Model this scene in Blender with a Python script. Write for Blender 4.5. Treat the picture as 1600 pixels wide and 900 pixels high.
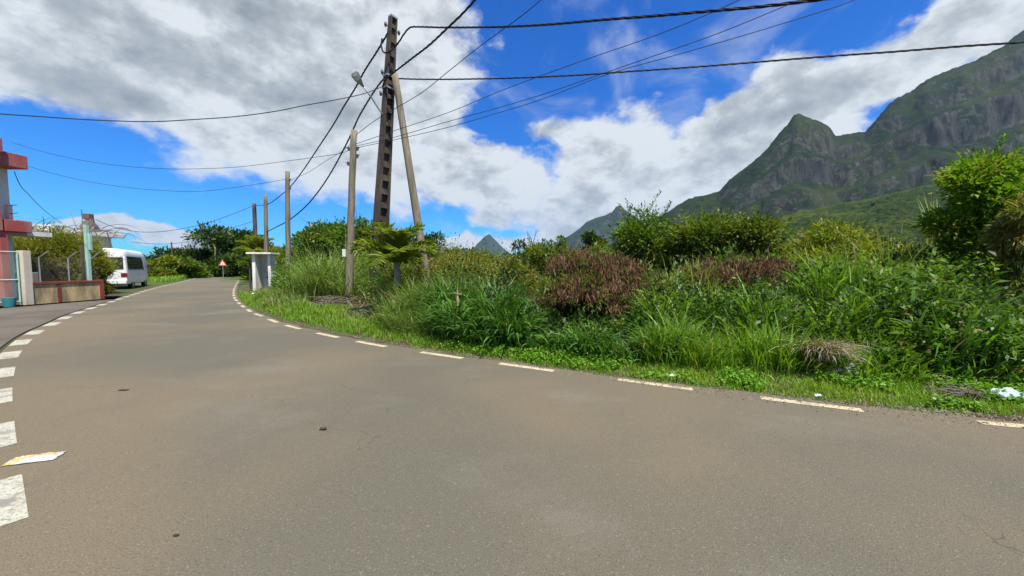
import bpy, bmesh, math, random
import numpy as np
from mathutils import Vector, Matrix, noise as mnoise
R = math.radians
for o in list(bpy.data.objects):
    bpy.data.objects.remove(o)
scene = bpy.context.scene
col = scene.collection

# ------------------------------------------------------------------ camera
F = 581.0                       # focal length in pixels of a 1600 px wide frame
HC = 1.5                        # eye height
PITCH = math.atan(33 / F)
cam_d = bpy.data.cameras.new('camera')
cam = bpy.data.objects.new('camera', cam_d); col.objects.link(cam)
cam.location = (0, 0, HC)
cam.rotation_euler = (R(90) - PITCH, 0, 0)
cam_d.sensor_width = 36; cam_d.lens = 36 * F / 1600
cam_d.clip_start = 0.05; cam_d.clip_end = 30000
scene.camera = cam
scene.render.resolution_x = 1024; scene.render.resolution_y = 576
scene.view_settings.view_transform = 'Standard'
scene.view_settings.look = 'None'
scene.view_settings.gamma = 1
scene.view_settings.exposure = 1.12

# ------------------------------------------------------------------ light
SUN_EL, SUN_AZ = R(63), R(152)          # azimuth from +Y, negative = to the left
sun_d = bpy.data.lights.new('sun', 'SUN'); sun = bpy.data.objects.new('sun', sun_d); col.objects.link(sun)
sun_d.energy = 3.9; sun_d.angle = R(0.8); sun_d.color = (1, .955, .88)
sv = Vector((math.sin(SUN_AZ) * math.cos(SUN_EL), math.cos(SUN_AZ) * math.cos(SUN_EL), math.sin(SUN_EL)))
sun.rotation_euler = sv.to_track_quat('Z', 'Y').to_euler()

def ray(px, py):
    a = (px - 800) / F; b = (450 - py) / F
    return Vector((a, math.cos(PITCH) + b * math.sin(PITCH), -math.sin(PITCH) + b * math.cos(PITCH)))
def at(px, py, z=0.0):                   # point on the level z
    d = ray(px, py); t = (z - HC) / d.z
    return Vector((0, 0, HC)) + d * t
def atY(px, py, Y):                      # point at distance Y ahead
    d = ray(px, py); t = Y / d.y
    return Vector((0, 0, HC)) + d * t
def XatY(px, Y): return (px - 800) / F * Y
def azel(px, py):
    d = ray(px, py).normalized()
    return math.atan2(d.x, d.y), math.asin(d.z)

# ------------------------------------------------------------------ sky
world = bpy.data.worlds.new('World'); scene.world = world; world.use_nodes = True
nt = world.node_tree; nt.nodes.clear()
def N(t, **k):
    n = nt.nodes.new(t)
    for a, b in k.items(): setattr(n, a, b)
    return n
def lk(a, b): nt.links.new(a, b)
def MA(op, a, b=None, c=None, clamp=False):
    n = N('ShaderNodeMath', operation=op, use_clamp=clamp)
    for i, v in enumerate((a, b, c)):
        if v is None: continue
        if isinstance(v, (int, float)): n.inputs[i].default_value = v
        else: lk(v, n.inputs[i])
    return n.outputs[0]
def SS(v, lo, hi, a=0.0, b=1.0):
    n = N('ShaderNodeMapRange', interpolation_type='SMOOTHSTEP')
    lk(v, n.inputs[0]); n.inputs[1].default_value = lo; n.inputs[2].default_value = hi
    n.inputs[3].default_value = a; n.inputs[4].default_value = b
    return n.outputs[0]
sky = N('ShaderNodeTexSky', sky_type='NISHITA', sun_disc=False)
sky.sun_elevation = SUN_EL; sky.sun_rotation = SUN_AZ
sky.air_density = 1.0; sky.dust_density = 0.3; sky.ozone_density = 2.5
hs = N('ShaderNodeHueSaturation'); lk(sky.outputs[0], hs.inputs['Color'])
hs.inputs['Saturation'].default_value = 1.45; hs.inputs['Value'].default_value = 1.0
tc = N('ShaderNodeTexCoord'); sp = N('ShaderNodeSeparateXYZ'); lk(tc.outputs['Generated'], sp.inputs[0])
az = MA('ARCTAN2', sp.outputs[0], sp.outputs[1]); el = MA('ARCSINE', sp.outputs[2])
cb = N('ShaderNodeCombineXYZ'); lk(az, cb.inputs[0]); lk(el, cb.inputs[1])
cs = N('ShaderNodeCombineXYZ'); lk(az, cs.inputs[0]); lk(MA('MULTIPLY', el, 1.5), cs.inputs[1]); cs.inputs[2].default_value = 3.7
def NZ(scale, detail, rough, off=0.0, vec=None, dist=0.0):
    n = N('ShaderNodeTexNoise'); n.noise_dimensions = '3D'
    v = N('ShaderNodeVectorMath', operation='ADD'); lk(vec or cs.outputs[0], v.inputs[0]); v.inputs[1].default_value = (off, off * .7, off * 1.3)
    lk(v.outputs[0], n.inputs['Vector']); n.inputs['Scale'].default_value = scale
    n.inputs['Detail'].default_value = detail; n.inputs['Roughness'].default_value = rough
    n.inputs['Distortion'].default_value = dist
    return n
nd = NZ(4.5, 10, .56)
v1 = N('ShaderNodeVectorMath', operation='SUBTRACT'); lk(nd.outputs['Color'], v1.inputs[0]); v1.inputs[1].default_value = (.5, .5, .5)
v2 = N('ShaderNodeVectorMath', operation='MULTIPLY'); lk(v1.outputs[0], v2.inputs[0]); v2.inputs[1].default_value = (.30, .22, 0)
v3 = N('ShaderNodeVectorMath', operation='ADD'); lk(cb.outputs[0], v3.inputs[0]); lk(v2.outputs[0], v3.inputs[1])
P = v3.outputs[0]
# clouds: (px, py, rx, ry, tilt in degrees clockwise on the picture, weight)
CL = [(120, 40, 420, 190, 0, 1.2), (400, 110, 380, 210, 12, 1.3), (620, 100, 150, 170, 0, 1.0), (720, 270, 160, 70, 14, 1.05), (560, 250, 200, 60, 22, .7),
      (1180, 205, 280, 92, -18, 1.05), (950, 270, 150, 110, 10, .95), (1000, 330, 260, 80, 0, .9), (1380, 140, 150, 55, -12, .7),
      (1520, 25, 190, 75, -5, .95), (1700, 60, 260, 200, 0, .9),
      (250, 372, 260, 22, 2, .75), (60, 365, 140, 22, 0, .6), (720, 372, 170, 30, 0, .8), (620, 352, 60, 12, 0, .5), (850, 215, 50, 35, 0, .35)]
D = None
for (px, py, rx, ry, tilt, w) in CL:
    a0, e0 = azel(px, py)
    ra = abs(azel(px + rx, py)[0] - azel(px - rx, py)[0]) / 2
    re = abs(azel(px, py - ry)[1] - azel(px, py + ry)[1]) / 2
    s = N('ShaderNodeVectorMath', operation='SUBTRACT'); lk(P, s.inputs[0]); s.inputs[1].default_value = (a0, e0, 0)
    m = N('ShaderNodeMapping'); m.vector_type = 'TEXTURE'
    m.inputs['Rotation'].default_value = (0, 0, -R(tilt)); m.inputs['Scale'].default_value = (ra, re, 1)
    lk(s.outputs[0], m.inputs[0])
    l = N('ShaderNodeVectorMath', operation='LENGTH'); lk(m.outputs[0], l.inputs[0])
    q = MA('MULTIPLY', MA('SUBTRACT', 1.0, l.outputs['Value']), w)
    D = q if D is None else MA('SMOOTH_MAX', D, q, .12)
# elsewhere in the sky: scattered cloud of its own
back = SS(MA('ABSOLUTE', az), 1.25, 1.6)
gen = MA('MULTIPLY', MA('SUBTRACT', NZ(2.2, 6, .5, 5.0).outputs['Fac'], .47), 3.0)
D = MA('ADD', MA('MULTIPLY', D, MA('SUBTRACT', 1.0, back)), MA('MULTIPLY', gen, back))
n2 = NZ(8.0, 9, .6, 2.3)
D2 = MA('ADD', D, MA('MULTIPLY', MA('SUBTRACT', n2.outputs['Fac'], .5), .75))
alpha = SS(D2, .0, .27)
wisp = MA('MULTIPLY', SS(NZ(5.0, 8, .6, 9.1, dist=.6).outputs['Fac'], .46, .74), .36)
wisp = MA('MULTIPLY', wisp, SS(MA('ADD', el, MA('MULTIPLY', az, .35)), .12, .42))
alpha = MA('MAXIMUM', alpha, wisp)
n3 = NZ(3.2, 7, .55, 7.7); n4 = NZ(9, 8, .6, 1.2)
thick = SS(D2, .15, .95)
cu = N('ShaderNodeVectorMath', operation='ADD'); lk(cs.outputs[0], cu.inputs[0]); cu.inputs[1].default_value = (.012, .045, 0)
n2u = NZ(8.0, 9, .6, 2.3, vec=cu.outputs[0])
rel = MA('MULTIPLY', MA('SUBTRACT', n2u.outputs['Fac'], n2.outputs['Fac']), 1.7)
sh = MA('ADD', MA('ADD', MA('MULTIPLY', thick, .40), rel), MA('MULTIPLY', MA('SUBTRACT', n3.outputs['Fac'], .5), 1.7))
sh = MA('ADD', sh, MA('MULTIPLY', MA('SUBTRACT', n4.outputs['Fac'], .5), 1.5), clamp=True)
rp = N('ShaderNodeValToRGB'); lk(sh, rp.inputs[0])
rp.color_ramp.elements[0].color = (3.7, 3.9, 4.0, 1); rp.color_ramp.elements[1].color = (1.2, 1.38, 1.55, 1)
e = rp.color_ramp.elements.new(.42); e.color = (2.3, 2.5, 2.62, 1)
mx = N('ShaderNodeMix', data_type='RGBA'); 
skm = N('ShaderNodeMix', data_type='RGBA', blend_type='MULTIPLY'); skm.inputs[0].default_value = 1; lk(hs.outputs[0], skm.inputs[6]); skm.inputs[7].default_value = (.11, .52, .84, 1)
lk(alpha, mx.inputs[0]); lk(skm.outputs[2], mx.inputs[6]); lk(rp.outputs[0], mx.inputs[7])
bg = N('ShaderNodeBackground'); bg.inputs[1].default_value = .10; lk(mx.outputs[2], bg.inputs[0])
wo = N('ShaderNodeOutputWorld'); lk(bg.outputs[0], wo.inputs[0])

# ------------------------------------------------------------------ helpers
def tag(o, label=None, cat=None, group=None, kind=None):
    if label: o['label'] = label
    if cat: o['category'] = cat
    if group: o['group'] = group
    if kind: o['kind'] = kind
    return o
def empty(name, loc, rz=0):
    o = bpy.data.objects.new(name, None); col.objects.link(o)
    o.location = loc; o.rotation_euler = (0, 0, rz); o.empty_display_size = .2
    return o
class MB:
    def __init__(s): s.v = []; s.f = []
    def quad(s, *p):
        n = len(s.v); s.v += [tuple(q) for q in p]; s.f.append(tuple(range(n, n + len(p)))); return s
    def box(s, c, d, M=None, taper=1.0):
        n = len(s.v); c = Vector(c)
        for sz in (-1, 1):
            k = taper if sz > 0 else 1
            for sx, sy in ((-1, -1), (1, -1), (1, 1), (-1, 1)):
                p = Vector((sx * d[0] / 2 * k, sy * d[1] / 2 * k, sz * d[2] / 2))
                if M is not None: p = M @ p
                s.v.append(tuple(c + p))
        for f in ((0, 3, 2, 1), (4, 5, 6, 7), (0, 1, 5, 4), (1, 2, 6, 5), (2, 3, 7, 6), (3, 0, 4, 7)):
            s.f.append(tuple(n + i for i in f))
        return s
    def tube(s, pts, rad, n=8, cap=True):
        pts = [Vector(p) for p in pts]
        if not hasattr(rad, '__len__'): rad = [rad] * len(pts)
        b = len(s.v); u = None
        for i, p in enumerate(pts):
            t = (pts[min(i + 1, len(pts) - 1)] - pts[max(i - 1, 0)]).normalized()
            if u is None:
                u = t.cross(Vector((0, 0, 1)) if abs(t.z) < .9 else Vector((1, 0, 0))).normalized()
            else:
                u = (u - t * u.dot(t)).normalized()
            w = t.cross(u)
            for k in range(n):
                a = 2 * math.pi * k / n
                s.v.append(tuple(p + (u * math.cos(a) + w * math.sin(a)) * rad[i]))
        for i in range(len(pts) - 1):
            for k in range(n):
                k2 = (k + 1) % n
                s.f.append((b + i * n + k, b + i * n + k2, b + (i + 1) * n + k2, b + (i + 1) * n + k))
        if cap:
            s.f.append(tuple(b + k for k in reversed(range(n)))); s.f.append(tuple(b + (len(pts) - 1) * n + k for k in range(n)))
        return s
    def prism(s, poly, h, M=None):
        b = len(s.v); n = len(poly); M = M or Matrix()
        for z in (0, h):
            for p in poly: s.v.append(tuple(M @ Vector((p[0], p[1], z))))
        s.f.append(tuple(b + i for i in reversed(range(n)))); s.f.append(tuple(b + n + i for i in range(n)))
        for i in range(n):
            j = (i + 1) % n; s.f.append((b + i, b + j, b + n + j, b + n + i))
        return s
    def build(s, name, m, parent=None, smooth=False, bevel=0, loc=None):
        me = bpy.data.meshes.new(name); me.from_pydata(s.v, [], s.f)
        bm = bmesh.new(); bm.from_mesh(me); bmesh.ops.recalc_face_normals(bm, faces=bm.faces[:])
        if bevel:
            ed = [e for e in bm.edges if len(e.link_faces) == 2 and e.calc_face_angle(0) > .6]
            bmesh.ops.bevel(bm, geom=ed, offset=bevel, segments=2, affect='EDGES', profile=.6)
        bm.to_mesh(me); bm.free()
        if smooth:
            me.polygons.foreach_set('use_smooth', [True] * len(me.polygons))
        me.materials.append(m)
        o = bpy.data.objects.new(name, me); col.objects.link(o)
        if parent: o.parent = parent
        if loc is not None: o.location = loc
        return o
def np_obj(name, V, Fq, m, parent=None, smooth=False):
    V = np.asarray(V, np.float32); Fq = np.asarray(Fq, np.int32); k = Fq.shape[1]
    me = bpy.data.meshes.new(name)
    me.vertices.add(len(V)); me.vertices.foreach_set('co', V.ravel())
    me.loops.add(Fq.size); me.loops.foreach_set('vertex_index', Fq.ravel())
    me.polygons.add(len(Fq)); me.polygons.foreach_set('loop_start', np.arange(0, Fq.size, k, dtype=np.int32))
    try: me.polygons.foreach_set('loop_total', np.full(len(Fq), k, np.int32))
    except Exception: pass
    if smooth: me.polygons.foreach_set('use_smooth', np.ones(len(Fq), bool))
    me.update(calc_edges=True); me.validate()
    for mm in (m if isinstance(m, (list, tuple)) else [m]): me.materials.append(mm)
    o = bpy.data.objects.new(name, me); col.objects.link(o)
    if parent: o.parent = parent
    return o

# ------------------------------------------------------------------ materials
class MT:
    def __init__(s, name):
        s.m = bpy.data.materials.new(name); s.m.use_nodes = True; s.t = s.m.node_tree
        s.b = s.t.nodes['Principled BSDF']; s.o = s.t.nodes['Material Output']
        s.tc = s.t.nodes.new('ShaderNodeTexCoord')
    def n(s, t, **k):
        x = s.t.nodes.new(t)
        for a, b in k.items(): setattr(x, a, b)
        return x
    def l(s, a, b): s.t.links.new(a, b)
    def noise(s, scale, detail=4, rough=.55, coord='Object', stretch=None):
        x = s.n('ShaderNodeTexNoise'); x.inputs['Scale'].default_value = scale
        x.inputs['Detail'].default_value = detail; x.inputs['Roughness'].default_value = rough
        if stretch:
            mp = s.n('ShaderNodeMapping'); mp.inputs['Scale'].default_value = stretch
            s.l(s.tc.outputs[coord], mp.inputs[0]); s.l(mp.outputs[0], x.inputs['Vector'])
        else: s.l(s.tc.outputs[coord], x.inputs['Vector'])
        return x.outputs['Fac']
    def rng(s, v, lo, hi, a=0., b=1.):
        x = s.n('ShaderNodeMapRange', interpolation_type='SMOOTHSTEP'); s.l(v, x.inputs[0])
        for i, q in enumerate((lo, hi, a, b)): x.inputs[i + 1].default_value = q
        return x.outputs[0]
    def mix(s, f, a, b, mode='MIX'):
        x = s.n('ShaderNodeMix', data_type='RGBA', blend_type=mode)
        for sock, v in ((x.inputs[0], f), (x.inputs[6], a), (x.inputs[7], b)):
            if isinstance(v, (int, float)): sock.default_value = v
            elif isinstance(v, (tuple, list)): sock.default_value = (*v[:3], 1)
            else: s.l(v, sock)
        return x.outputs[2]
    def math(s, op, a, b=0.0):
        x = s.n('ShaderNodeMath', operation=op)
        for i, v in enumerate((a, b)):
            if isinstance(v, (int, float)): x.inputs[i].default_value = v
            else: s.l(v, x.inputs[i])
        return x.outputs[0]
    def col(s, c):
        if isinstance(c, tuple): s.b.inputs['Base Color'].default_value = (*c, 1)
        else: s.l(c, s.b.inputs['Base Color'])
    def bump(s, h, st=.3, dist=.02):
        x = s.n('ShaderNodeBump'); x.inputs['Strength'].default_value = st; x.inputs['Distance'].default_value = dist
        s.l(h, x.inputs['Height']); s.l(x.outputs[0], s.b.inputs['Normal'])
    def rough(s, r, spec=.5, metal=0):
        s.b.inputs['Roughness'].default_value = r; s.b.inputs['Specular IOR Level'].default_value = spec
        s.b.inputs['Metallic'].default_value = metal
def worn(name, base, dirt, scale=3, amt=.6, rough=.8, metal=0, spec=.3, streak=True, bump=.3):
    m = MT(name)
    a = m.rng(m.noise(scale, 6, .65, stretch=(1, 1, .3) if streak else None), .42, .7, 0, amt)
    b = m.rng(m.noise(scale * 9, 4, .7), .5, .75, 0, amt * .6)
    c = m.mix(a, base, dirt); c = m.mix(b, c, tuple(x * .6 for x in dirt)); m.col(c)
    m.rough(rough, spec, metal); m.bump(m.noise(scale * 14, 4, .7), bump, .01)
    return m.m
def leafmat(name, c1, c2, c3=None, trans=.35, rough=.45, nscale=.9, spec=.28, dry=0.0, dryc=(.22, .15, .06)):
    m = MT(name); g = m.n('ShaderNodeNewGeometry'); r = g.outputs['Random Per Island']
    c = m.mix(r, c1, c2)
    if c3:
        c = m.mix(m.rng(m.noise(nscale, 3, .5), .42, .62), c, m.mix(r, c3, c2))
    c = m.mix(m.rng(m.noise(.35, 2), .35, .65, 0, .35), c, m.mix(.5, c, (.5, .55, .3), 'MULTIPLY'))
    if dry > 0:
        w = m.n('ShaderNodeTexWhiteNoise'); w.noise_dimensions = '1D'; m.l(r, w.inputs['W'])
        c = m.mix(m.rng(w.outputs['Value'], 1 - dry - .01, 1 - dry), c, dryc)
    m.col(c); m.rough(rough, spec)
    tr = m.n('ShaderNodeBsdfTranslucent'); tcx = m.mix(1.0, c, (1.25, 1.3, .45), 'MULTIPLY'); m.l(tcx, tr.inputs[0])
    ms = m.n('ShaderNodeMixShader'); ms.inputs[0].default_value = trans
    m.l(m.b.outputs[0], ms.inputs[1]); m.l(tr.outputs[0], ms.inputs[2]); m.l(ms.outputs[0], m.o.inputs[0])
    return m.m
M = {}
M['leaf_mid'] = leafmat('leaf_mid', (0.058, 0.128, 0.011), (0.125, 0.214, 0.020), (0.041, 0.097, 0.011), dry=.02)
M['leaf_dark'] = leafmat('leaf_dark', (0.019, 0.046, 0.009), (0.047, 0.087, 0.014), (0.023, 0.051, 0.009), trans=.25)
M['leaf_bright'] = leafmat('leaf_bright', (0.089, 0.204, 0.011), (0.177, 0.296, 0.018), (0.063, 0.153, 0.011), trans=.4)
M['leaf_olive'] = leafmat('leaf_olive', (.095, .135, .014), (.175, .215, .028), (.07, .115, .014), dry=.015, dryc=(0.232, 0.112, 0.036))
M['leaf_yellow'] = leafmat('leaf_yellow', (0.162, 0.204, 0.018), (0.278, 0.286, 0.036), (0.093, 0.153, 0.014), trans=.45, dry=.02)
M['leaf_feather'] = leafmat('leaf_feather', (0.174, 0.184, 0.016), (0.290, 0.286, 0.032), (0.116, 0.138, 0.013), trans=.3)
M['leaf_scrub'] = leafmat('leaf_scrub', (0.104, 0.153, 0.016), (0.232, 0.245, 0.032), (0.197, 0.102, 0.036), dry=.09, nscale=1.2, dryc=(0.186, 0.071, 0.036))
M['leaf_far'] = leafmat('leaf_far', (0.035, 0.061, 0.013), (0.081, 0.112, 0.020), (0.058, 0.087, 0.016), trans=.2, nscale=.2)
M['pod'] = leafmat('dead_pods', (.066, .030, .014), (.17, .080, .040), (.17, .115, .06), trans=.12, rough=.7, nscale=2.5, spec=.2)
M['straw'] = leafmat('straw', (.26, .20, .13), (.40, .33, .22), (.18, .13, .08), trans=.15, rough=.8)
M['blade'] = leafmat('blade', (0.089, 0.204, 0.013), (0.177, 0.306, 0.027), (0.136, 0.245, 0.020), trans=.4, dry=.035, dryc=(0.334, 0.275, 0.108), nscale=.6)
M['blade_soft'] = leafmat('blade_soft', (0.104, 0.194, 0.036), (0.209, 0.286, 0.059), (0.167, 0.235, 0.032), trans=.35, dry=.05, dryc=(0.355, 0.306, 0.135), nscale=.6)
M['blade_dark'] = leafmat('blade_dark', (0.037, 0.117, 0.016), (0.094, 0.194, 0.027), (0.052, 0.143, 0.020), trans=.3, dry=.02, rough=.52, spec=.25)
M['blade_pale'] = leafmat('blade_pale', (0.197, 0.275, 0.054), (0.348, 0.388, 0.117), (0.220, 0.286, 0.063), trans=.4, dry=.08, dryc=(0.487, 0.367, 0.180))
M['turf'] = leafmat('turf', (0.115, 0.245, 0.013), (0.220, 0.367, 0.027), (0.177, 0.275, 0.023), trans=.4, dry=.04, nscale=1.3, dryc=(0.313, 0.265, 0.090))
M['clover'] = leafmat('clover', (0.093, 0.224, 0.016), (0.174, 0.337, 0.029), (0.128, 0.265, 0.018), trans=.35, nscale=1.5)
M['palm'] = leafmat('palm_leaf', (0.093, 0.163, 0.016), (0.197, 0.265, 0.027), (0.278, 0.286, 0.045), trans=.35, nscale=2, dry=.03)
M['bark'] = worn('bark', (.11, .085, .06), (.05, .04, .03), 6)
M['bark_pale'] = worn('bark_pale', (.25, .23, .19), (.10, .09, .07), 6)
M['twig'] = worn('twig', (.16, .13, .10), (.07, .055, .045), 9)

# asphalt
m = MT('asphalt')
big = m.rng(m.noise(.20, 3, .5), .40, .60)
c = m.mix(big, (.110, .099, .069), (.150, .121, .074))
c = m.mix(m.rng(m.noise(.45, 5, .6, stretch=(1, 1.5, 1)), .50, .70, 0, .6), c, (.160, .146, .110))
c = m.mix(m.rng(m.noise(.7, 5, .65, stretch=(1.4, .8, 1)), .52, .74, 0, .4), c, (.105, .092, .072))
c = m.mix(m.rng(m.noise(5, 6, .7), .55, .75, 0, .3), c, (.085, .075, .06))
sp1 = m.noise(120, 3, .8); c = m.mix(m.rng(sp1, .33, .68), m.mix(1.0, c, (.76, .75, .73), 'MULTIPLY'), m.mix(1.0, c, (1.18, 1.18, 1.18), 'MULTIPLY'))
vo = m.n('ShaderNodeTexVoronoi'); vo.inputs['Scale'].default_value = 150; m.l(m.tc.outputs['Object'], vo.inputs[0])
vs = m.n('ShaderNodeSeparateColor'); m.l(vo.outputs['Color'], vs.inputs[0])
c = m.mix(m.rng(vs.outputs[0], .965, .985, 0, .35), c, (.28, .26, .22))
c = m.mix(m.rng(vs.outputs[1], .92, .96, 0, .5), c, (.05, .045, .04))
# fine wandering cracks
vc = m.n('ShaderNodeTexVoronoi'); vc.feature = 'DISTANCE_TO_EDGE'; vc.inputs['Scale'].default_value = .33
wv = m.n('ShaderNodeVectorMath', operation='ADD'); nn = m.n('ShaderNodeTexNoise'); nn.inputs['Scale'].default_value = 1.6; nn.inputs['Detail'].default_value = 5
m.l(m.tc.outputs['Object'], nn.inputs['Vector']); m.l(m.tc.outputs['Object'], wv.inputs[0]); m.l(nn.outputs['Color'], wv.inputs[1]); m.l(wv.outputs[0], vc.inputs['Vector'])
ck = m.math('MULTIPLY', m.rng(vc.outputs['Distance'], .0, .0035, 1, 0), m.rng(m.noise(.8, 5, .7), .50, .60))
c = m.mix(m.math('MULTIPLY', ck, .55), c, (.04, .035, .03))
m.col(c); m.rough(.88, .25)
m.bump(m.math('ADD', m.noise(60, 3, .8), m.math('MULTIPLY', vo.outputs['Distance'], .8)), .55, .005)
M['asphalt'] = m.m
m = MT('forecourt_asphalt')
c = m.mix(m.rng(m.noise(.5, 5, .6), .38, .62), (.095, .084, .066), (.140, .122, .092))
c = m.mix(m.rng(m.noise(80, 3, .8), .36, .66), m.mix(1.0, c, (.6, .6, .6), 'MULTIPLY'), m.mix(1.0, c, (1.25, 1.25, 1.25), 'MULTIPLY'))
m.col(c); m.rough(.9, .2); m.bump(m.noise(55, 4, .8), .6, .008); M['forecourt'] = m.m
def paint(name, colr, dirt):
    m = MT(name)
    w = m.math('MAXIMUM', m.rng(m.noise(4.5, 7, .75), .50, .62, 0, .85), m.rng(m.noise(45, 4, .8), .50, .60, 0, .85))
    c = m.mix(m.rng(m.noise(1.2, 3), .4, .7, 0, .5), colr, dirt); c = m.mix(w, c, (.17, .145, .12))
    m.col(c); m.rough(.8, .25); m.bump(m.noise(70, 3, .8), .4, .004); return m.m
M['paint_y'] = paint('paint_yellowish', (.50, .42, .25), (.50, .42, .28))
M['paint_w'] = paint('paint_white', (.40, .385, .29), (.42, .41, .33))
m = MT('soil')
c = m.mix(m.rng(m.noise(1.1, 6, .65), .4, .6), (.075, .05, .032), (.13, .095, .06))
c = m.mix(m.rng(m.noise(30, 4, .7), .45, .65), c, (.045, .032, .022))
pos = m.n('ShaderNodeSeparateXYZ'); m.l(m.tc.outputs['Object'], pos.inputs[0])
grass = m.mix(m.rng(m.noise(.05, 4, .6), .4, .6), (.045, .085, .018), (.09, .12, .03))
ln = m.n('ShaderNodeVectorMath', operation='LENGTH'); m.l(m.tc.outputs['Object'], ln.inputs[0])
c = m.mix(m.rng(ln.outputs['Value'], 25, 60), m.mix(m.rng(m.noise(1.7, 5, .7), .46, .56), c, (.06, .085, .025)), grass)
m.col(c); m.rough(.95, .15); m.bump(m.noise(22, 6, .75), .8, .05); M['soil'] = m.m
def mtn(name, forest, forest2, grass_, rock, fine=.02):
    m = MT(name)
    g = m.n('ShaderNodeNewGeometry'); s = m.n('ShaderNodeSeparateXYZ'); m.l(g.outputs['True Normal'], s.inputs[0])
    p = m.n('ShaderNodeSeparateXYZ'); m.l(m.tc.outputs['Object'], p.inputs[0])
    f = m.mix(m.rng(m.noise(fine * 3, 8, .75), .38, .62), forest, forest2)
    f = m.mix(m.rng(m.noise(fine * .22, 5, .6), .45, .65), f, grass_)
    rk = m.mix(m.rng(m.noise(fine * 2.4, 8, .8, stretch=(1, 1, .22)), .42, .58), tuple(x * .22 for x in rock), rock)
    steep = m.rng(m.math('ADD', s.outputs[2], m.math('MULTIPLY', m.math('SUBTRACT', m.noise(fine * .5, 7, .65, stretch=(1, 1, 2.6)), .5), 1.5)), .36, .48, 1, 0)
    c = m.mix(m.math('MULTIPLY', steep, .75), f, rk); m.col(c); m.rough(.95, .1)
    m.bump(m.noise(fine * 4, 8, .75), .8, .08 / fine)
    return m.m
M['mountain'] = mtn('mountain_slopes', (.006, .013, .005), (.016, .028, .007), (.028, .038, .009), (.066, .063, .054))  # slope colours darkened to stand in for cloud shadow on the mountain
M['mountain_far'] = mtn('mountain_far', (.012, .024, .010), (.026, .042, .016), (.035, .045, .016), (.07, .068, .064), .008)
M['foothill'] = mtn('foothill_slopes', (.009, .021, .006), (.030, .050, .010), (.048, .066, .012), (.035, .05, .015), .06)

# ------------------------------------------------------------------ ground, road
EDGE = [(366, 455), (368, 463), (373, 470), (385, 480), (410, 491), (440, 502), (480, 513), (530, 524.5), (590, 537), (650, 548), (700, 556),
        (760, 566), (830, 577), (900, 588), (960, 597), (1050, 609), (1130, 618), (1200, 626), (1280, 635), (1350, 643), (1430, 650), (1500, 657), (1600, 667), (1800, 686), (2200, 720)]
EDGE = [(x, y - float(np.interp(x, [366, 500, 800, 1200, 1600, 2200], [0, 4, 7, 10, 14, 18]))) for x, y in EDGE]
ex = np.array([e[0] for e in EDGE], float); eY = np.array([at(*e).y for e in EDGE])
def Yedge(px): return np.interp(px, ex, eY)
def sst(a, b, x):
    t = np.clip((x - a) / (b - a), 0, 1); return t * t * (3 - 2 * t)
def gz(X, Y):
    X = np.asarray(X, float); Y = np.asarray(Y, float)
    px = 800 + X / np.maximum(Y, .5) * F
    d = Y - Yedge(px)
    b = np.interp(d, [-.3, -.05, .12, .5, 1.5, 4, 9, 40], [-.03, -.03, .02, .06, .16, .36, .42, .42])
    k = sst(366, 430, px) * (Y > .5)
    return -.03 + (b + .03) * k
xs = np.concatenate([-np.geomspace(9000, 40, 30), np.arange(-39, 26, .35), np.geomspace(26, 9000, 34)])
ys = np.concatenate([-np.geomspace(9000, 6, 20), np.arange(-5, 40, .3), np.geomspace(40.5, 9000, 40)])
GX, GY = np.meshgrid(xs, ys); GZ = gz(GX, GY)
rn = np.random.default_rng(3); bumpy = rn.normal(0, .018, GZ.shape) * (GZ > .03); GZ = GZ + bumpy
nx, ny = len(xs), len(ys); ii, jj = np.meshgrid(np.arange(nx - 1), np.arange(ny - 1))
q = (jj * nx + ii).ravel()
gr = np_obj('ground', np.stack([GX, GY, GZ], -1).reshape(-1, 3), np.stack([q, q + 1, q + 1 + nx, q + nx], 1), M['soil'], smooth=True)
tag(gr, kind='structure')

def resample(pts, step):
    pts = [Vector((p[0], p[1])) for p in pts]; out = []
    # catmull-rom then even steps
    d = []
    for i in range(len(pts) - 1):
        p0 = pts[max(i - 1, 0)]; p1 = pts[i]; p2 = pts[i + 1]; p3 = pts[min(i + 2, len(pts) - 1)]
        for k in range(12):
            t = k / 12
            d.append(.5 * ((2 * p1) + (p2 - p0) * t + (2 * p0 - 5 * p1 + 4 * p2 - p3) * t * t + (3 * p1 - p0 - 3 * p2 + p3) * t ** 3))
    d.append(pts[-1]); acc = 0; out = [d[0]]
    for i in range(1, len(d)):
        seg = (d[i] - d[i - 1]).length
        while acc + seg >= step:
            t = (step - acc) / seg; p = d[i - 1].lerp(d[i], t); out.append(p); d[i - 1] = p; seg = (d[i] - p).length; acc = 0
        acc += seg
    return out
RLINE = [(376, 434), (370, 443), (366.5, 450), (365, 456), (366, 464), (372, 472.5), (392, 487), (409, 494), (432, 503.5), (466, 513.5), (519, 525.5), (595, 540.5), (699, 556.5), (830, 575), (1017, 600), (1280, 633), (1560, 663)]
rl = [at(*p).xy for p in RLINE] + [Vector((9.5, 2.2)), Vector((18, -1.0)), Vector((32, -8))]
LLINE = [(322, 430.5), (285, 440), (258, 446), (235, 452), (215, 458), (195, 464.5), (160, 476), (115, 491), (86, 504.5), (57, 518), (33, 535), (14, 556), (3, 582), (-5, 616), (-8, 680), (-5, 787)]
ll = [at(*p).xy for p in LLINE] + [Vector((-2.0, 1.5)), Vector((0, .1)), Vector((3, -1.7)), Vector((9, -5.0)), Vector((18, -10)), Vector((30, -17))]
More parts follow.
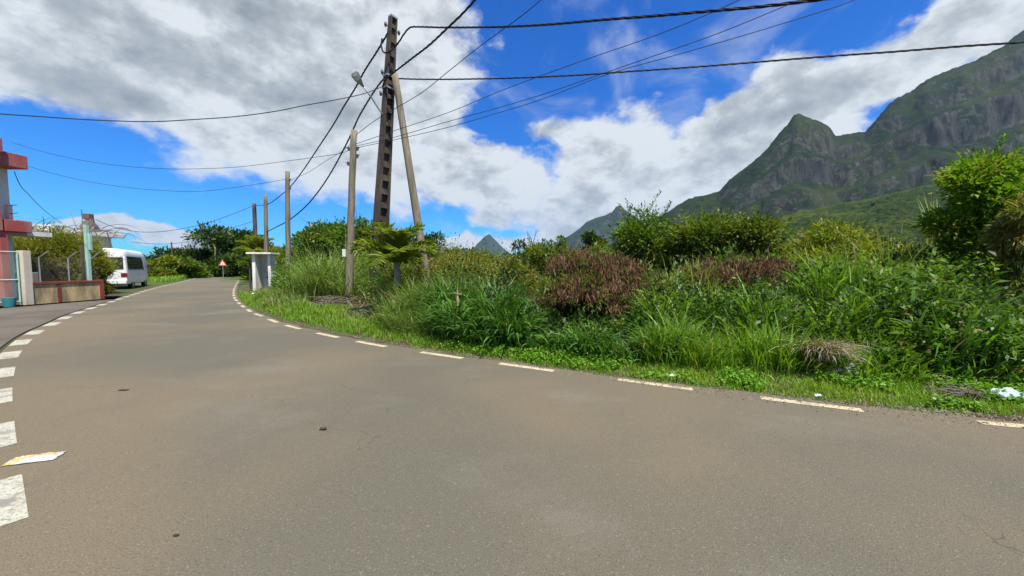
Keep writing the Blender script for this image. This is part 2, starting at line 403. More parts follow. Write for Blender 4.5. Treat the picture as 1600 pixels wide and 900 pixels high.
def offset(line, d):
    out = []
    for i, p in enumerate(line):
        t = (line[min(i + 1, len(line) - 1)] - line[max(i - 1, 0)]).normalized()
        out.append(p + Vector((-t.y, t.x)) * d)
    return out
rlr = resample(rl, .2); llr = resample(ll, .2)
rnd = random.Random(5)
redge = offset(rlr, .16)
redge = [p + Vector((rnd.uniform(-.02, .02), rnd.uniform(-.02, .02))) + Vector((.03, .05)) * mnoise.noise(Vector((p.x * 2.2, p.y * 2.2, 0))) * 1.6 for p in redge]
def param(line, n):
    return [line[min(int(i / (n - 1) * (len(line) - 1)), len(line) - 1)] for i in range(n)]
n = 260; A = param(redge, n); B = param(offset(llr, -.12), n)
far = (A[0] + (A[0] - A[3]).normalized() * 0)
mb = MB()
for i in range(n - 1):
    mb.quad((*A[i], 0), (*A[i + 1], 0), (*B[i + 1], 0), (*B[i], 0))
# far end, bending away to the left
e1, e2 = A[0], B[0]
mb.quad((*e1, 0), (*e2, 0), (e2.x - 38, e2.y + 22, 0), (e1.x - 75, e1.y + 44, 0))
tag(mb.build('road', M['asphalt']), kind='structure')
mb = MB()
fc = [(-19.0, 11), (-19.1, 17.2), (-19.6, 20.5), (-17.3, 18.5)]
Bl = [p for p in offset(llr, -.2) if p.y < 19 and p.x < 10]
mb.quad(*([(x, y, -.008) for x, y in [(-19.25, -2), (-19.25, 17.0), (-18.6, 18.2)]] + [(p.x, p.y, -.008) for p in Bl[::4]] + [(10, -14, -.008), (-19, -14, -.008)]))
tag(mb.build('forecourt', M['forecourt']), kind='structure')
def dashes(line, dash, gap, anchor, w, name, m, z=.004):
    mb = MB(); per = dash + gap; step = .1
    L = resample(line, step); nd_ = int(round(dash / step)); npn = per / step
    s = (min(range(len(L)), key=lambda i: (L[i] - anchor.xy).length) - nd_ / 2) % npn
    while s + nd_ < len(L):
        i0 = int(round(s)); seg = L[i0:i0 + nd_ + 1]
        if len(seg) > 2:
            a = offset(seg, w / 2); b = offset(seg, -w / 2)
            for k in range(len(seg) - 1):
                mb.quad((*a[k], z), (*a[k + 1], z), (*b[k + 1], z), (*b[k], z))
        s += npn
    return tag(mb.build(name, m), kind='structure')
dashes(rl[::-1], .9, .8, at(830, 575), .11, 'road_edge_marking', M['paint_y'])
dashes((ll[:16] + [ll[15] + (ll[15] - ll[14]).normalized() * .48])[::-1], .78, .86, at(-8, 787), .22, 'road_side_marking', M['paint_w'])

# ------------------------------------------------------------------ mountains
def mountain(name, prof, D0, Dtop, m, gtab, disp, ncol=320, nrow=130, seed=0.0, nsc=.004, depthfn=None, tree=0, treeh=0):
    pp = np.array(prof, float); pxs = np.linspace(pp[0, 0], pp[-1, 0], ncol); pys = np.interp(pxs, pp[:, 0], pp[:, 1])
    V = []; sm = max(3, ncol // 12); ker = np.hanning(sm * 2 + 1); ker /= ker.sum()
    pysm = np.convolve(np.pad(pys, sm, mode='edge'), ker, 'valid')
    g = np.array(gtab, float)
    srow = np.concatenate([np.linspace(-.6, -.05, 12), np.linspace(0, 1, nrow - 12)])
    for j, s in enumerate(srow):
        for i in range(ncol):
            sj = s + (mnoise.fractal(Vector((i * 9.0 / ncol * nsc / .0055, seed, s * 2)), 1, 2, 4) * .055 * min(1, s * 12) if s > 0 else 0)
            Dt = Dtop if depthfn is None else depthfn(pxs[i])
            kk = min(1, max(0, s * 2.6)); top = atY(pxs[i], pys[i] * (1 - kk) + (pysm[i] + 4 * kk) * kk, Dt); zr = max(top.z, 2)
            if s >= 0:
                Y = Dt + (D0 - Dt) * s; z = zr * np.interp(max(0, sj), g[:, 0], g[:, 1])
            else:
                Y = Dt + (Dt - D0) * (-s) * 1.2; z = zr * (1 + s * 1.5)
            X = XatY(pxs[i], Y)
            p = Vector((X * nsc, Y * nsc, z * nsc * .8 + seed))
            fade = min(1, abs(s) * 3.2) * min(1, (1.02 - s) * 4)
            n1 = mnoise.fractal(p, 1.0, 2.1, 6)
            n2 = mnoise.ridged_multi_fractal(Vector((X * nsc * 1.6, z * nsc * .25, seed + 7)), 1.0, 2.0, 4, 1.0, 2.0) - 1.2
            rg = mnoise.fractal(p * 9, 1.0, 2.2, 4) * disp * .05
            bmp = (.5 - abs(mnoise.noise(Vector((X / tree, Y / tree, z / tree))))) * treeh if tree else 0
            rg += bmp
            V.append((X + n1 * disp * .5 * fade, Y + (n1 * disp + n2 * disp * .8) * fade, z + n1 * disp * .35 * fade + rg))
    ii, jj = np.meshgrid(np.arange(ncol - 1), np.arange(len(srow) - 1)); q = (jj * ncol + ii).ravel()
    o = np_obj(name, np.array(V), np.stack([q, q + ncol, q + ncol + 1, q + 1], 1), m)
    return tag(o, kind='structure')
G1 = [(0, 1), (.04, .95), (.07, .88), (.10, .76), (.18, .69), (.205, .53), (.29, .46), (.32, .35), (.42, .27), (.55, .18), (.75, .08), (1, 0)]
mountain('mountain', [(930, 395), (980, 368), (1020, 345), (1050, 326), (1075, 311), (1100, 306), (1120, 300), (1135, 282), (1150, 270), (1170, 255), (1190, 235), (1203, 217),
    (1214, 203), (1225, 189), (1230, 181), (1237, 177), (1245, 182), (1260, 188), (1272, 192), (1284, 199), (1290, 206), (1294, 214), (1310, 211), (1340, 207), (1350, 195), (1362, 178),
    (1375, 163), (1388, 153), (1410, 141), (1430, 125), (1460, 112), (1500, 96), (1540, 74), (1560, 56), (1580, 40), (1600, 30), (1660, 6), (1760, -20), (1900, -30), (2150, 40), (2500, 200)],
    480, 1300, M['mountain'], G1, 42, ncol=560, nrow=260, seed=1.3, nsc=.0055, tree=14, treeh=9)
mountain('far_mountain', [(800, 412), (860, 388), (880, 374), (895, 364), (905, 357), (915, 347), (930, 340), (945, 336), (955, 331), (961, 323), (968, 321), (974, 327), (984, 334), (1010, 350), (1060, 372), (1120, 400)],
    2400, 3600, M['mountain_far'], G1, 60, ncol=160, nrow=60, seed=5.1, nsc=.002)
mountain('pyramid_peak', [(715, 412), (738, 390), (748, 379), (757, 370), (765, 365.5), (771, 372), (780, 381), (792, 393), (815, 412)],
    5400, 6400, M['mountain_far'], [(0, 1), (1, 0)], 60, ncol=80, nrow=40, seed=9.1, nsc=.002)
mountain('foothill', [(1000, 412), (1080, 388), (1140, 366), (1200, 345), (1260, 331), (1330, 319), (1400, 303), (1440, 294), (1480, 288), (1530, 286), (1600, 288), (1800, 280), (2200, 330)],
    150, 520, M['foothill'], [(0, 1), (.2, .85), (.5, .55), (.8, .2), (1, 0)], 14, ncol=460, nrow=230, seed=3.3, nsc=.012, tree=6.5, treeh=9)

# ------------------------------------------------------------------ haze
hb = MB().box((0, 2000, 598), (17000, 17000, 1204))
m = MT('haze'); m.t.nodes.remove(m.b); pv = m.n('ShaderNodeVolumePrincipled')
pv.inputs['Color'].default_value = (.42, .66, 1, 1); pv.inputs['Density'].default_value = .00004; pv.inputs['Anisotropy'].default_value = .2
m.l(pv.outputs[0], m.o.inputs['Volume'])
tag(hb.build('haze', m.m), 'pale blue air haze', 'haze', kind='stuff')

# ------------------------------------------------------------------ vegetation generators
def blades(rng, X, Y, Z, L, W, az=None, lean=.15, curve=1.0, segs=5):
    n = len(X); az = rng.uniform(0, 2 * np.pi, n) if az is None else az
    lean = np.abs(rng.normal(lean, .12, n)); curve = curve * rng.uniform(.35, 1.5, n)
    P = np.stack([X, Y, Z], 1).astype(float); ca, sa = np.cos(az), np.sin(az)
    side0 = np.stack([-sa, ca, np.zeros(n)], 1); tw = rng.normal(0, .5, n)
    V = np.zeros((n, segs + 1, 2, 3))
    for k in range(segs + 1):
        t = k / segs; w = W * (.55 + .75 * t if t < .4 else .85 * (1 - ((t - .4) / .6) ** 1.6) + .04)
        th = lean + curve * t ** 1.4
        dirv = np.stack([np.sin(th) * ca, np.sin(th) * sa, np.cos(th)], 1)
        side = side0 * np.cos(tw * t)[:, None] + np.cross(dirv, side0) * np.sin(tw * t)[:, None]
        V[:, k, 0] = P - side * (w / 2)[:, None]; V[:, k, 1] = P + side * (w / 2)[:, None]
        P = P + dirv * (L / segs)[:, None]
    base = (np.arange(n) * (segs + 1) * 2)[:, None]
    Fs = [np.stack([base[:, 0] + 2 * k, base[:, 0] + 2 * k + 1, base[:, 0] + 2 * k + 3, base[:, 0] + 2 * k + 2], 1) for k in range(segs)]
    return V.reshape(-1, 3), np.concatenate(Fs)
def leaves(rng, P, Dv, L, W, fold=.25):
    n = len(P); Dv = Dv / (np.linalg.norm(Dv, axis=1, keepdims=True) + 1e-9)
    r = rng.normal(size=(n, 3)) * .55 + np.array([0, 0, 1.0]); s = np.cross(Dv, r); s /= (np.linalg.norm(s, axis=1, keepdims=True) + 1e-9)
    up = np.cross(s, Dv); L = L[:, None]; W = W[:, None]
    mid = P + Dv * L * .45
    V = np.stack([P, mid + s * W / 2 + up * W * fold, P + Dv * L - up * L * .12, mid - s * W / 2 + up * W * fold], 1)
    b = np.arange(n) * 4
    return V.reshape(-1, 3), np.stack([b, b + 1, b + 2, b + 3], 1)
def join(parts):
    Vs, Fs, o = [], [], 0
    for V, Fq in parts:
        Vs.append(V); Fs.append(Fq + o); o += len(V)
    return np.concatenate(Vs), np.concatenate(Fs)
def lobes_for(rng, w, h, z0, nl):
    out = []
    for i in range(nl):
        a = rng.uniform(0, 2 * np.pi); r = rng.uniform(.0, .72) ** .7 * w / 2; zc = rng.uniform(.15, .85)
        lim = math.sqrt(max(0, 1 - (zc * 2 - 1) ** 2 * .8)); rr = w * rng.choice([.13, .17, .22, .28, .32])
        out.append((math.cos(a) * r * lim, math.sin(a) * r * lim, z0 + zc * (h - z0) - rr * .1, rr, rr, rr * rng.uniform(.55, .85)))
    return out
def crown(rng, lobes, nclump, per, L, W, spread, up=.35, droop=0.0, outw=.8, inner=.35):
    lb = np.array(lobes); vol = lb[:, 3] ** 2; idx = rng.choice(len(lb), nclump, p=vol / vol.sum())
    d = rng.normal(size=(nclump, 3)); d[:, 2] = d[:, 2] * .8 + .25; d /= np.linalg.norm(d, axis=1, keepdims=True)
    r = rng.uniform(inner, 1, nclump) ** .5 * rng.uniform(.85, 1.12, nclump) * np.where(rng.uniform(0, 1, nclump) < .10, rng.uniform(1.1, 1.42, nclump), 1)
    c = lb[idx, :3] + d * lb[idx, 3:6] * r[:, None]
    C = np.repeat(c, per, 0); dd = np.repeat(d, per, 0); n = len(C)
    off = rng.normal(size=(n, 3)); P = C + off * spread
    Dv = off * 1.0 + dd * outw + rng.normal(size=(n, 3)) * .4; Dv[:, 2] += up - droop
    k = np.repeat(rng.uniform(.7, 1.35, nclump), per) * rng.uniform(.6, 1.2, n)
    return leaves(rng, P, Dv, L * k, W * k * rng.uniform(.8, 1.2, n))
def limbs(rng, lobes, h, z0, r, lean=0.0, subs=3):
    mb = MB(); top = Vector((lean, 0, z0 + (h - z0) * .55)); base = Vector((0, 0, -.15))
    mid = base.lerp(top, .5) + Vector((rng.uniform(-.05, .05) * h, rng.uniform(-.05, .05) * h, 0))
    mb.tube([base, mid, top], [r, r * .75, r * .45], 8)
    for l in lobes:
        c = Vector(l[:3]); st = base.lerp(top, rng.uniform(.45, .95)); m_ = st.lerp(c, .5) + Vector((0, 0, -.04 * h))
        mb.tube([st, m_, c], [r * .4, r * .25, r * .12], 5)
        for k in range(subs):
            e = c + Vector(rng.normal(size=3)) * l[3] * .8
            mb.tube([m_.lerp(c, .4 + .2 * k), e], [r * .13, r * .05], 4)
    return mb
SEED = [100]
def gzs(X, Y): return float(gz(X, Y))
def plant(name, label, cat, px, ytop, wpx, Y, mat='leaf_mid', L=.09, W=.045, nclump=700, per=14, z0f=.1, nl=9, spread=None, up=.35, droop=0, trunk=.05,
          group=None, X=None, depthk=1.0, bark='bark', lobes=None):
    SEED[0] += 1; rng = np.random.default_rng(SEED[0])
    X = XatY(px, Y) if X is None else X; g = gzs(X, Y) if px > 366 else -.02
    H = atY(px, ytop, Y).z - g; w = wpx / F * Y
    root = empty(name, (X, Y, g), rng.uniform(-.3, .3)); tag(root, label, cat, group)
    z0 = H * z0f; lb = lobes(w, H) if lobes else lobes_for(rng, w, H, z0, nl)
    k = H * .92 / max(l[2] + l[5] for l in lb)
    lb = [(a, b * depthk, c * k, d, e, f * k) for a, b, c, d, e, f in lb]
    V, Fq = crown(rng, lb, nclump, per, L, W, spread or w * .035, up, droop)
    V[:, 2] = np.maximum(V[:, 2], .0)
    limbs(rng, lb, H, z0, trunk).build('trunk', M[bark], root)
    nsh = 0
    if Y < 17:
        nsh = 16; parts_ = [(V, Fq)]; lbn = np.array(lb)
        for _ in range(nsh):
            l = lbn[rng.integers(len(lbn))]; dv_ = rng.normal(size=3) * .7; dv_[2] = abs(dv_[2]) + .5; dv_ /= np.linalg.norm(dv_)
            st = l[:3] + dv_ * l[3:6] * .7; Ls = min(w, H) * rng.uniform(.14, .32); t_ = np.linspace(.1, 1, 26)[:, None]
            bend = rng.normal(0, .25, 3); pts_ = st + dv_ * Ls * t_ + bend * Ls * t_ ** 2
            a_ = np.arange(26) * 2.4; Dl = np.stack([np.cos(a_), np.sin(a_), np.full(26, .5)], 1) + dv_ * .5
            parts_.append(leaves(rng, pts_, Dl, L * rng.uniform(.7, 1.2, 26), W * rng.uniform(.7, 1.2, 26)))
        V, Fq = join(parts_)
    alt = {'leaf_mid': 'leaf_olive', 'leaf_olive': 'leaf_mid', 'leaf_bright': 'leaf_yellow', 'leaf_dark': 'leaf_mid', 'leaf_yellow': 'leaf_mid', 'leaf_scrub': 'leaf_olive', 'leaf_far': 'leaf_dark', 'leaf_feather': 'leaf_olive'}[mat]
    co = np_obj('crown', V, Fq, [M[mat], M[alt]], root)
    ix = np.repeat((rng.uniform(0, 1, nclump) < (.22 if mat != 'leaf_dark' else .12)).astype(np.int32), per); ix = np.concatenate([ix, np.zeros(nsh * 26, np.int32)])
    if len(co.data.polygons) == len(ix): co.data.polygons.foreach_set('material_index', ix)
    return root

# --- undergrowth: sampled over ground beyond the road edge
rg = np.random.default_rng(11)
def field(n, pa, pb, da, db, power=1.0, clump=1, cr=.12):
    nc = max(1, n // clump); px = rg.uniform(pa, pb, nc); d = da + (db - da) * rg.uniform(0, 1, nc) ** power
    Y = Yedge(px) + d; X = (px - 800) / F * Y
    X = np.repeat(X, clump) + rg.normal(0, cr, nc * clump); Y = np.repeat(Y, clump) + rg.normal(0, cr, nc * clump)
    px2 = 800 + X / Y * F; ok = (Y - Yedge(px2) > da * .5) & (px2 > 370)
    return X[ok], Y[ok], np.repeat(d, clump)[ok], px2[ok], np.repeat(np.arange(nc), clump)[ok]
def outaz(n, clumpid, spreadr=1.5): return rg.uniform(0, 2 * np.pi, n)
parts = []
# short verge turf: two lengths
for (n_, pa, pb, da, db, L0) in ((42000, 640, 1800, .0, .85, .12), (22000, 380, 700, .03, 2.6, .15), (9000, 372, 480, .2, 5, .2)):
    X, Y, d, px, ci = field(n_, pa, pb, da, db, .9, 14, .035)
    tall = np.interp(d, [0, .25, 1.2], [.55, .9, 1.35]); L = L0 * rg.uniform(.35, 1.15, len(X)) * tall
    parts.append(blades(rg, X, Y, gz(X, Y) - .01, L, np.full(len(X), .0075) * rg.uniform(.7, 1.4, len(X)) * np.clip(Y / 6, 1, 2.2), lean=.3, curve=.9, segs=3))
V, Fq = join(parts); o = np_obj('verge_grass', V, Fq, M['turf']); tag(o, 'short bright green grass along the road edge', 'grass', kind='stuff')
# loose gravel and crumbled tar along the edge
pxg = rg.uniform(375, 1800, 5200); Yg = Yedge(pxg) + rg.normal(-.06, .11, 5200); Xg = (pxg - 800) / F * Yg
tV = rg.normal(size=(5200, 4, 3)) * .45 + np.array([[1, 0, -.4], [-.6, .8, -.4], [-.6, -.8, -.4], [0, 0, .8]]); sz = .005 + .009 * rg.uniform(0, 1, 5200) ** 3
tV = tV * sz[:, None, None] + np.stack([Xg, Yg, np.maximum(gz(Xg, Yg), 0) + .004], 1)[:, None, :]
bb = (np.arange(5200) * 4)[:, None]; Ft = np.concatenate([bb + np.array([[0, 1, 2]]), bb + np.array([[0, 1, 3]]), bb + np.array([[1, 2, 3]]), bb + np.array([[2, 0, 3]])])
tag(np_obj('gravel', tV.reshape(-1, 3), Ft, worn('loose_gravel', (.17, .14, .10), (.07, .055, .04), 9, .7)), 'loose gravel along the road edge', 'gravel', kind='stuff')
# clover like ground cover
X, Y, d, px, ci = field(34000, 700, 1800, .10, .95, .9, 30, .08)
mask = np.array([mnoise.noise(Vector((a * 1.3, b * 1.3, 0))) > -.12 for a, b in zip(X, Y)]); X, Y, d = X[mask], Y[mask], d[mask]
Pp = np.stack([X, Y, gz(X, Y) + rg.uniform(.02, .13, len(X)) * np.interp(d, [0, .4], [.5, 1])], 1)
Dv = rg.normal(size=(len(X), 3)); Dv[:, 2] *= .25
V, Fq = leaves(rg, Pp, Dv, rg.uniform(.02, .055, len(X)), rg.uniform(.022, .05, len(X)), .15)
tag(np_obj('ground_cover', V, Fq, M['clover']), 'low round leaved ground cover on the verge', 'ground cover', kind='stuff')

CAPX = [366, 400, 430, 450, 520, 560, 600, 650, 700, 760, 800, 830, 880, 1000, 1020, 1060, 1100, 1150, 1240, 1300, 1380, 1450, 1520, 1600, 1900]
CAPY = [450, 445, 428, 405, 398, 425, 430, 425, 415, 420, 440, 490, 512, 508, 450, 425, 455, 468, 445, 412, 412, 430, 445, 445, 445]
def capped(X, Y, L, rise=0.0):
    px = 800 + X / Y * F; cy = np.interp(px, CAPX, CAPY) - rise
    zc = HC - (cy - 417) / F * Y
    hil = np.array([mnoise.noise(Vector((a * 1.1, b * 1.1, 4.2))) + .6 * mnoise.noise(Vector((a * 3.1, b * 3.1, 1.2))) for a, b in zip(X, Y)])
    hil = np.clip(.88 + hil * .75, .4, 1.3)
    return np.minimum(L, np.maximum(zc - gz(X, Y), .12) * 1.1) * hil * rg.uniform(.75, 1.15, len(X))
# grassy bank on the left beyond the minibus
lly = np.array([p.y for p in llr]); llx = np.array([p.x for p in llr]); od = np.argsort(lly)
Yb = rg.uniform(24, 85, 26000); Xb = np.interp(Yb, lly[od], llx[od]) - 1.2 - rg.uniform(0, 1, 26000) ** 1.3 * 14
kb = ~((Yb < 36) & (Xb > -36 + (Yb - 26) * -.2)); Xb, Yb = Xb[kb], Yb[kb]
V, Fq = blades(rg, Xb, Yb, np.full(len(Xb), -.04), rg.uniform(.1, .5, len(Xb)) * np.clip(Yb / 30, 1, 2), np.full(len(Xb), .035) * Yb / 30, lean=.3, curve=.9, segs=3)
tag(np_obj('bank_grass', V, Fq, M['turf']), 'yellow green rough grass on the left bank beyond the minibus', 'grass', kind='stuff')
def grassmass(name, label, specs, mat):
    parts = []
    for (n_, pa, pb, da, db, L0, W0, cl, cr, lean, curve) in specs:
        X, Y, d, px, ci = field(n_, pa, pb, da, db, 1.25, cl, cr)
        hc = rg.uniform(.6, 1.2, ci.max() + 1 if len(ci) else 1)[ci]
        L = L0 * hc * rg.uniform(.55, 1.15, len(X)) * np.interp(d, [da, da + 1.2], [.7, 1.0])
        L = capped(X, Y, L, 30 if name == 'reed_grass' else 0)
        nC = ci.max() + 1; cx = np.bincount(ci, X, nC) / np.maximum(np.bincount(ci, minlength=nC), 1); cy_ = np.bincount(ci, Y, nC) / np.maximum(np.bincount(ci, minlength=nC), 1)
        az = np.arctan2(Y - cy_[ci], X - cx[ci]) + rg.normal(0, .7, len(X)); kp = (rg.uniform(0, 1, nC) > .12)[ci]
        wc = rg.uniform(.7, 1.35, nC)[ci]; cv = curve
        parts.append(blades(rg, X[kp], Y[kp], gz(X, Y)[kp] - .02, L[kp], (W0 * wc * rg.uniform(.6, 1.3, len(X)))[kp], az=az[kp], lean=lean, curve=cv, segs=6))
    V, Fq = join(parts); return tag(np_obj(name, V, Fq, M[mat]), label, 'grass', kind='stuff')
grassmass('tall_grass', 'tall bright green grass behind the verge', [
    (2600, 1020, 1440, 1.5, 3.6, 1.6, .048, 26, .10, .22, 1.3),
    (1500, 1440, 1800, 1.2, 3.2, 1.4, .045, 24, .10, .25, 1.4),
    (9000, 1010, 1420, .6, 2.4, .8, .020, 45, .10, .25, 1.1),
    (7000, 1180, 1420, 1.6, 4.5, 1.3, .018, 60, .12, .12, .7),
    (3500, 700, 1000, .7, 1.4, .45, .014, 40, .09, .3, 1.0),
    (2600, 1400, 1800, .6, 2.4, .75, .03, 30, .10, .35, 1.4)], 'blade')
grassmass('soft_grass', 'fine pale green grass around the poles', [
    (9000, 605, 715, .9, 3.4, 1.0, .018, 60, .12, .25, 1.3),
    (7500, 476, 560, 4.0, 8, 1.5, .028, 60, .16, .22, 1.3),
    (3000, 400, 470, 1.2, 3.5, .5, .014, 50, .12, .3, .9),
    (5000, 700, 860, 3.0, 7.0, 1.7, .018, 50, .14, .15, .8)], 'blade_soft')
grassmass('broad_grass', 'dark broad bladed arching grass', [
    (7500, 690, 860, .7, 2.8, 1.3, .045, 46, .12, .3, 1.7),
    (5500, 850, 1040, .65, 2.0, .9, .038, 32, .12, .3, 1.7),
    (4500, 1040, 1250, 2.0, 4.5, 1.3, .036, 34, .14, .2, 1.3),
    (4200, 1400, 1800, .8, 3.2, 1.2, .042, 22, .14, .25, 1.6)], 'blade_dark')
grassmass('reed_grass', 'pale tall reeds rising out of the thicket', [
    (1100, 1260, 1500, 4.0, 7.5, 2.3, .03, 24, .08, .1, .9),
    (900, 1040, 1130, 3.0, 5.0, 1.9, .03, 24, .1, .1, .8),
    (900, 470, 560, 5, 9, 2.2, .03, 24, .1, .1, .9)], 'blade_pale')
grassmass('dry_grass', 'dead straw coloured stalks among the green grass', [
    (900, 560, 1800, .7, 5.0, 1.1, .014, 9, .12, .45, 1.0),
    (900, 1180, 1650, .6, 1.6, .5, .016, 14, .10, .8, 1.2),
    (500, 440, 640, 2.5, 5.0, .7, .02, 12, .15, .7, 1.0)], 'straw')
# leafy weeds: upright stems with lance shaped leaves
def weeds(n_, pa, pb, da, db, H0, L0, W0, mat, name, label, per=26):
    X, Y, d, px, ci = field(n_, pa, pb, da, db, 1.1, 3, .12)
    parts = []; n = len(X); H = H0 * rg.uniform(.5, 1.15, n) * np.interp(d, [da, da + 1.5], [.6, 1.0]); H = capped(X, Y, H, 8); Z = gz(X, Y)
    lx, ly = rg.normal(0, .16, n), rg.normal(0, .16, n)
    sx = np.repeat(np.arange(n), per); t = np.tile(np.linspace(.15, 1, per), n)
    P = np.stack([X[sx] + lx[sx] * t * H[sx], Y[sx] + ly[sx] * t * H[sx], Z[sx] + t * H[sx]], 1)
    a = np.tile(np.arange(per) * 2.4, n) + rg.normal(0, .4, n * per)
    Dv = np.stack([np.cos(a), np.sin(a), rg.normal(.15, .75, n * per)], 1)
    LL = L0 * rg.uniform(.5, 1.2, n * per) * (1.1 - .45 * t)
    parts.append(leaves(rg, P, Dv, LL, W0 * rg.uniform(.7, 1.2, n * per), .2))
    b = blades(rg, X, Y, Z - .02, H, np.full(n, .012), az=np.arctan2(ly, lx), lean=.12, curve=.1, segs=5); parts.append(b)
    V, Fq = join(parts); return tag(np_obj(name, V, Fq, M[mat]), label, 'weeds', kind='stuff')
weeds(900, 1400, 1850, .65, 4.0, 1.3, .24, .045, 'leaf_mid', 'lance_leaf_weeds', 'leafy weeds with lance shaped leaves')
weeds(700, 1020, 1420, 1.6, 5.0, 1.2, .14, .04, 'leaf_bright', 'bright_weeds', 'bright green leafy weeds')
weeds(900, 860, 1100, 1.0, 2.4, .55, .09, .05, 'leaf_mid', 'low_weeds', 'low broad leaved weeds')
weeds(1500, 600, 900, 4.0, 9.0, 1.6, .13, .05, 'leaf_scrub', 'scrub_weeds', 'yellowish and reddish scrub weeds')
weeds(700, 430, 640, 4, 9, 1.7, .15, .06, 'leaf_mid', 'bank_weeds', 'green weeds on the bank behind the poles')
# low thicket filling the ground between the taller plants
def thicket(name, label, n_, pa, pb, da, db, H0, mat, per, L0, W0):
    X, Y, d, px, ci = field(n_, pa, pb, da, db, 1.0); n = len(X)
    H = capped(X, Y, H0 * rg.uniform(.35, 1, n), np.clip((Y - 11) * 4, 5, 30)); h = gz(X, Y) + H * rg.uniform(.1, 1, n)
    sc = np.clip(Y / 10, 1, 4)
    C = np.repeat(np.stack([X, Y, h], 1), per, 0); S = np.repeat(sc, per); off = rg.normal(size=C.shape)
    P = C + off * .14 * S[:, None]; Dv = off + rg.normal(size=C.shape) * .4; Dv[:, 2] += .3
    V, Fq = leaves(rg, P, Dv, L0 * S * rg.uniform(.6, 1.2, len(P)), W0 * S * rg.uniform(.6, 1.2, len(P)))
    return tag(np_obj(name, V, Fq, M[mat]), label, 'undergrowth', kind='stuff')
thicket('undergrowth', 'tangled green undergrowth between the shrubs', 3800, 640, 1850, 3.4, 16, 1.7, 'leaf_mid', 16, .085, .035)
thicket('olive_undergrowth', 'olive and reddish undergrowth', 2600, 620, 1500, 4, 16, 2.0, 'leaf_scrub', 16, .085, .035)
thicket('dark_undergrowth', 'dark leaved undergrowth near the ground', 4500, 690, 1850, 1.2, 6, 1.3, 'leaf_dark', 12, .11, .05)

# --- single plants
plant('broadleaf_tree', 'tallest bright leafy tree at the right edge, in front of the mountain', 'tree', 1550, 226, 185, 8.2, 'leaf_bright', .115, .052, 1900, 18, .15, 15, up=.5, trunk=.07,
      lobes=lambda w, h: [(x * w, y * w, z * h, r * w, r * w, r * w * .62) for x, y, z, r in ((-.26, 0, .86, .17), (-.02, .1, .90, .17), (.24, -.1, .88, .18), (-.40, 0, .79, .10), (.42, 0, .78, .17), (-.22, -.15, .70, .19), (.08, .1, .72, .2),
            (-.34, .1, .57, .16), (-.05, -.2, .55, .22), (.28, 0, .60, .22), (-.22, 0, .42, .2), (.12, -.2, .38, .24), (.38, .1, .42, .2), (-.3, -.1, .28, .2), (.1, 0, .22, .26))])
plant('broadleaf_tree', 'leafy tree crown cut off by the right edge of the photo', 'tree', 1668, 222, 190, 8.0, 'leaf_bright', .105, .05, 900, 20, .1, 11, up=.5, trunk=.07)
plant('leafy_bush', 'dark green dense bush below the bright tree at the right', 'bush', 1460, 385, 190, 8.6, 'leaf_dark', .1, .05, 1000, 20, .0, 10)
plant('leafy_bush', 'dark green low bush left of the tree at the right edge', 'bush', 1385, 412, 150, 8.4, 'leaf_bright', .1, .04, 700, 18, .0, 9)
plant('vine_bush', 'yellowish vine covered bush hanging down at the right edge', 'bush', 1592, 300, 62, 6.2, 'leaf_scrub', .13, .02, 700, 22, .0, 12, droop=1.5)
plant('shrub_tree', 'olive green shrub tree with a rounded top in front of the mountain foot', 'tree', 1168, 318, 165, 11.5, 'leaf_olive', .12, .05, 1300, 16, .1, 10, trunk=.06)
plant('shrub_tree', 'low olive shrub between the rounded shrub tree and the airy tree', 'bush', 1085, 340, 130, 13, 'leaf_mid', .13, .05, 900, 16, .05, 9)
plant('airy_tree', 'thin airy tree with loose leaves left of the olive shrubs', 'tree', 1022, 322, 120, 14, 'leaf_mid', .14, .06, 520, 16, .3, 10, spread=.14, trunk=.05, bark='bark_pale')
plant('feathery_bush', 'yellow green feathery bush right of the olive shrub tree', 'bush', 1262, 342, 150, 10.5, 'leaf_yellow', .12, .03, 1300, 20, .0, 11, up=.5)
plant('feathery_bush', 'small yellow green bush between the reeds near the dark bush', 'bush', 1390, 372, 120, 10.5, 'leaf_yellow', .12, .03, 800, 18, .0, 9)
plant('leafy_bush', 'dark tree clump low behind the single cane plant', 'bush', 1350, 352, 130, 22, 'leaf_dark', .2, .09, 500, 12, .0, 8)
plant('leafy_bush', 'green bush filling the gap between the low mid green shrub and the olive shrub tree', 'bush', 1122, 358, 90, 12.6, 'leaf_mid', .10, .045, 700, 18, .0, 10)
plant('leafy_bush', 'bright leafy bush low in front of the olive shrub tree', 'bush', 1240, 400, 90, 9.0, 'leaf_bright', .10, .04, 700, 18, .0, 10)
plant('leafy_bush', 'olive bush beneath the single cane plant', 'bush', 1318, 388, 90, 10.0, 'leaf_olive', .10, .04, 600, 18, .0, 10)
plant('scrub_bush', 'reddish green scrub bush left of the large brown bush', 'bush', 812, 404, 90, 11.5, 'leaf_scrub', .10, .04, 600, 16, .0, 10)
plant('leafy_bush', 'small green bush growing over the side of the white concrete shelter', 'bush', 430, 428, 30, 22.0, 'leaf_mid', .16, .07, 300, 12, .0, 7)
plant('distant_shrub', 'small dark shrub on the skyline right of the pyramid peak', 'bush', 806, 374, 62, 30, 'leaf_dark', .26, .12, 420, 12, .0, 8)
plant('feathery_bush', 'pale yellow green bush below the far mountain', 'bush', 856, 377, 85, 24, 'leaf_olive', .2, .09, 600, 12, .0, 9)
plant('sapling', 'thin pale sapling in front of the far mountain', 'tree', 876, 363, 24, 21, 'leaf_mid', .18, .07, 60, 10, .5, 4, trunk=.03, bark='bark_pale')
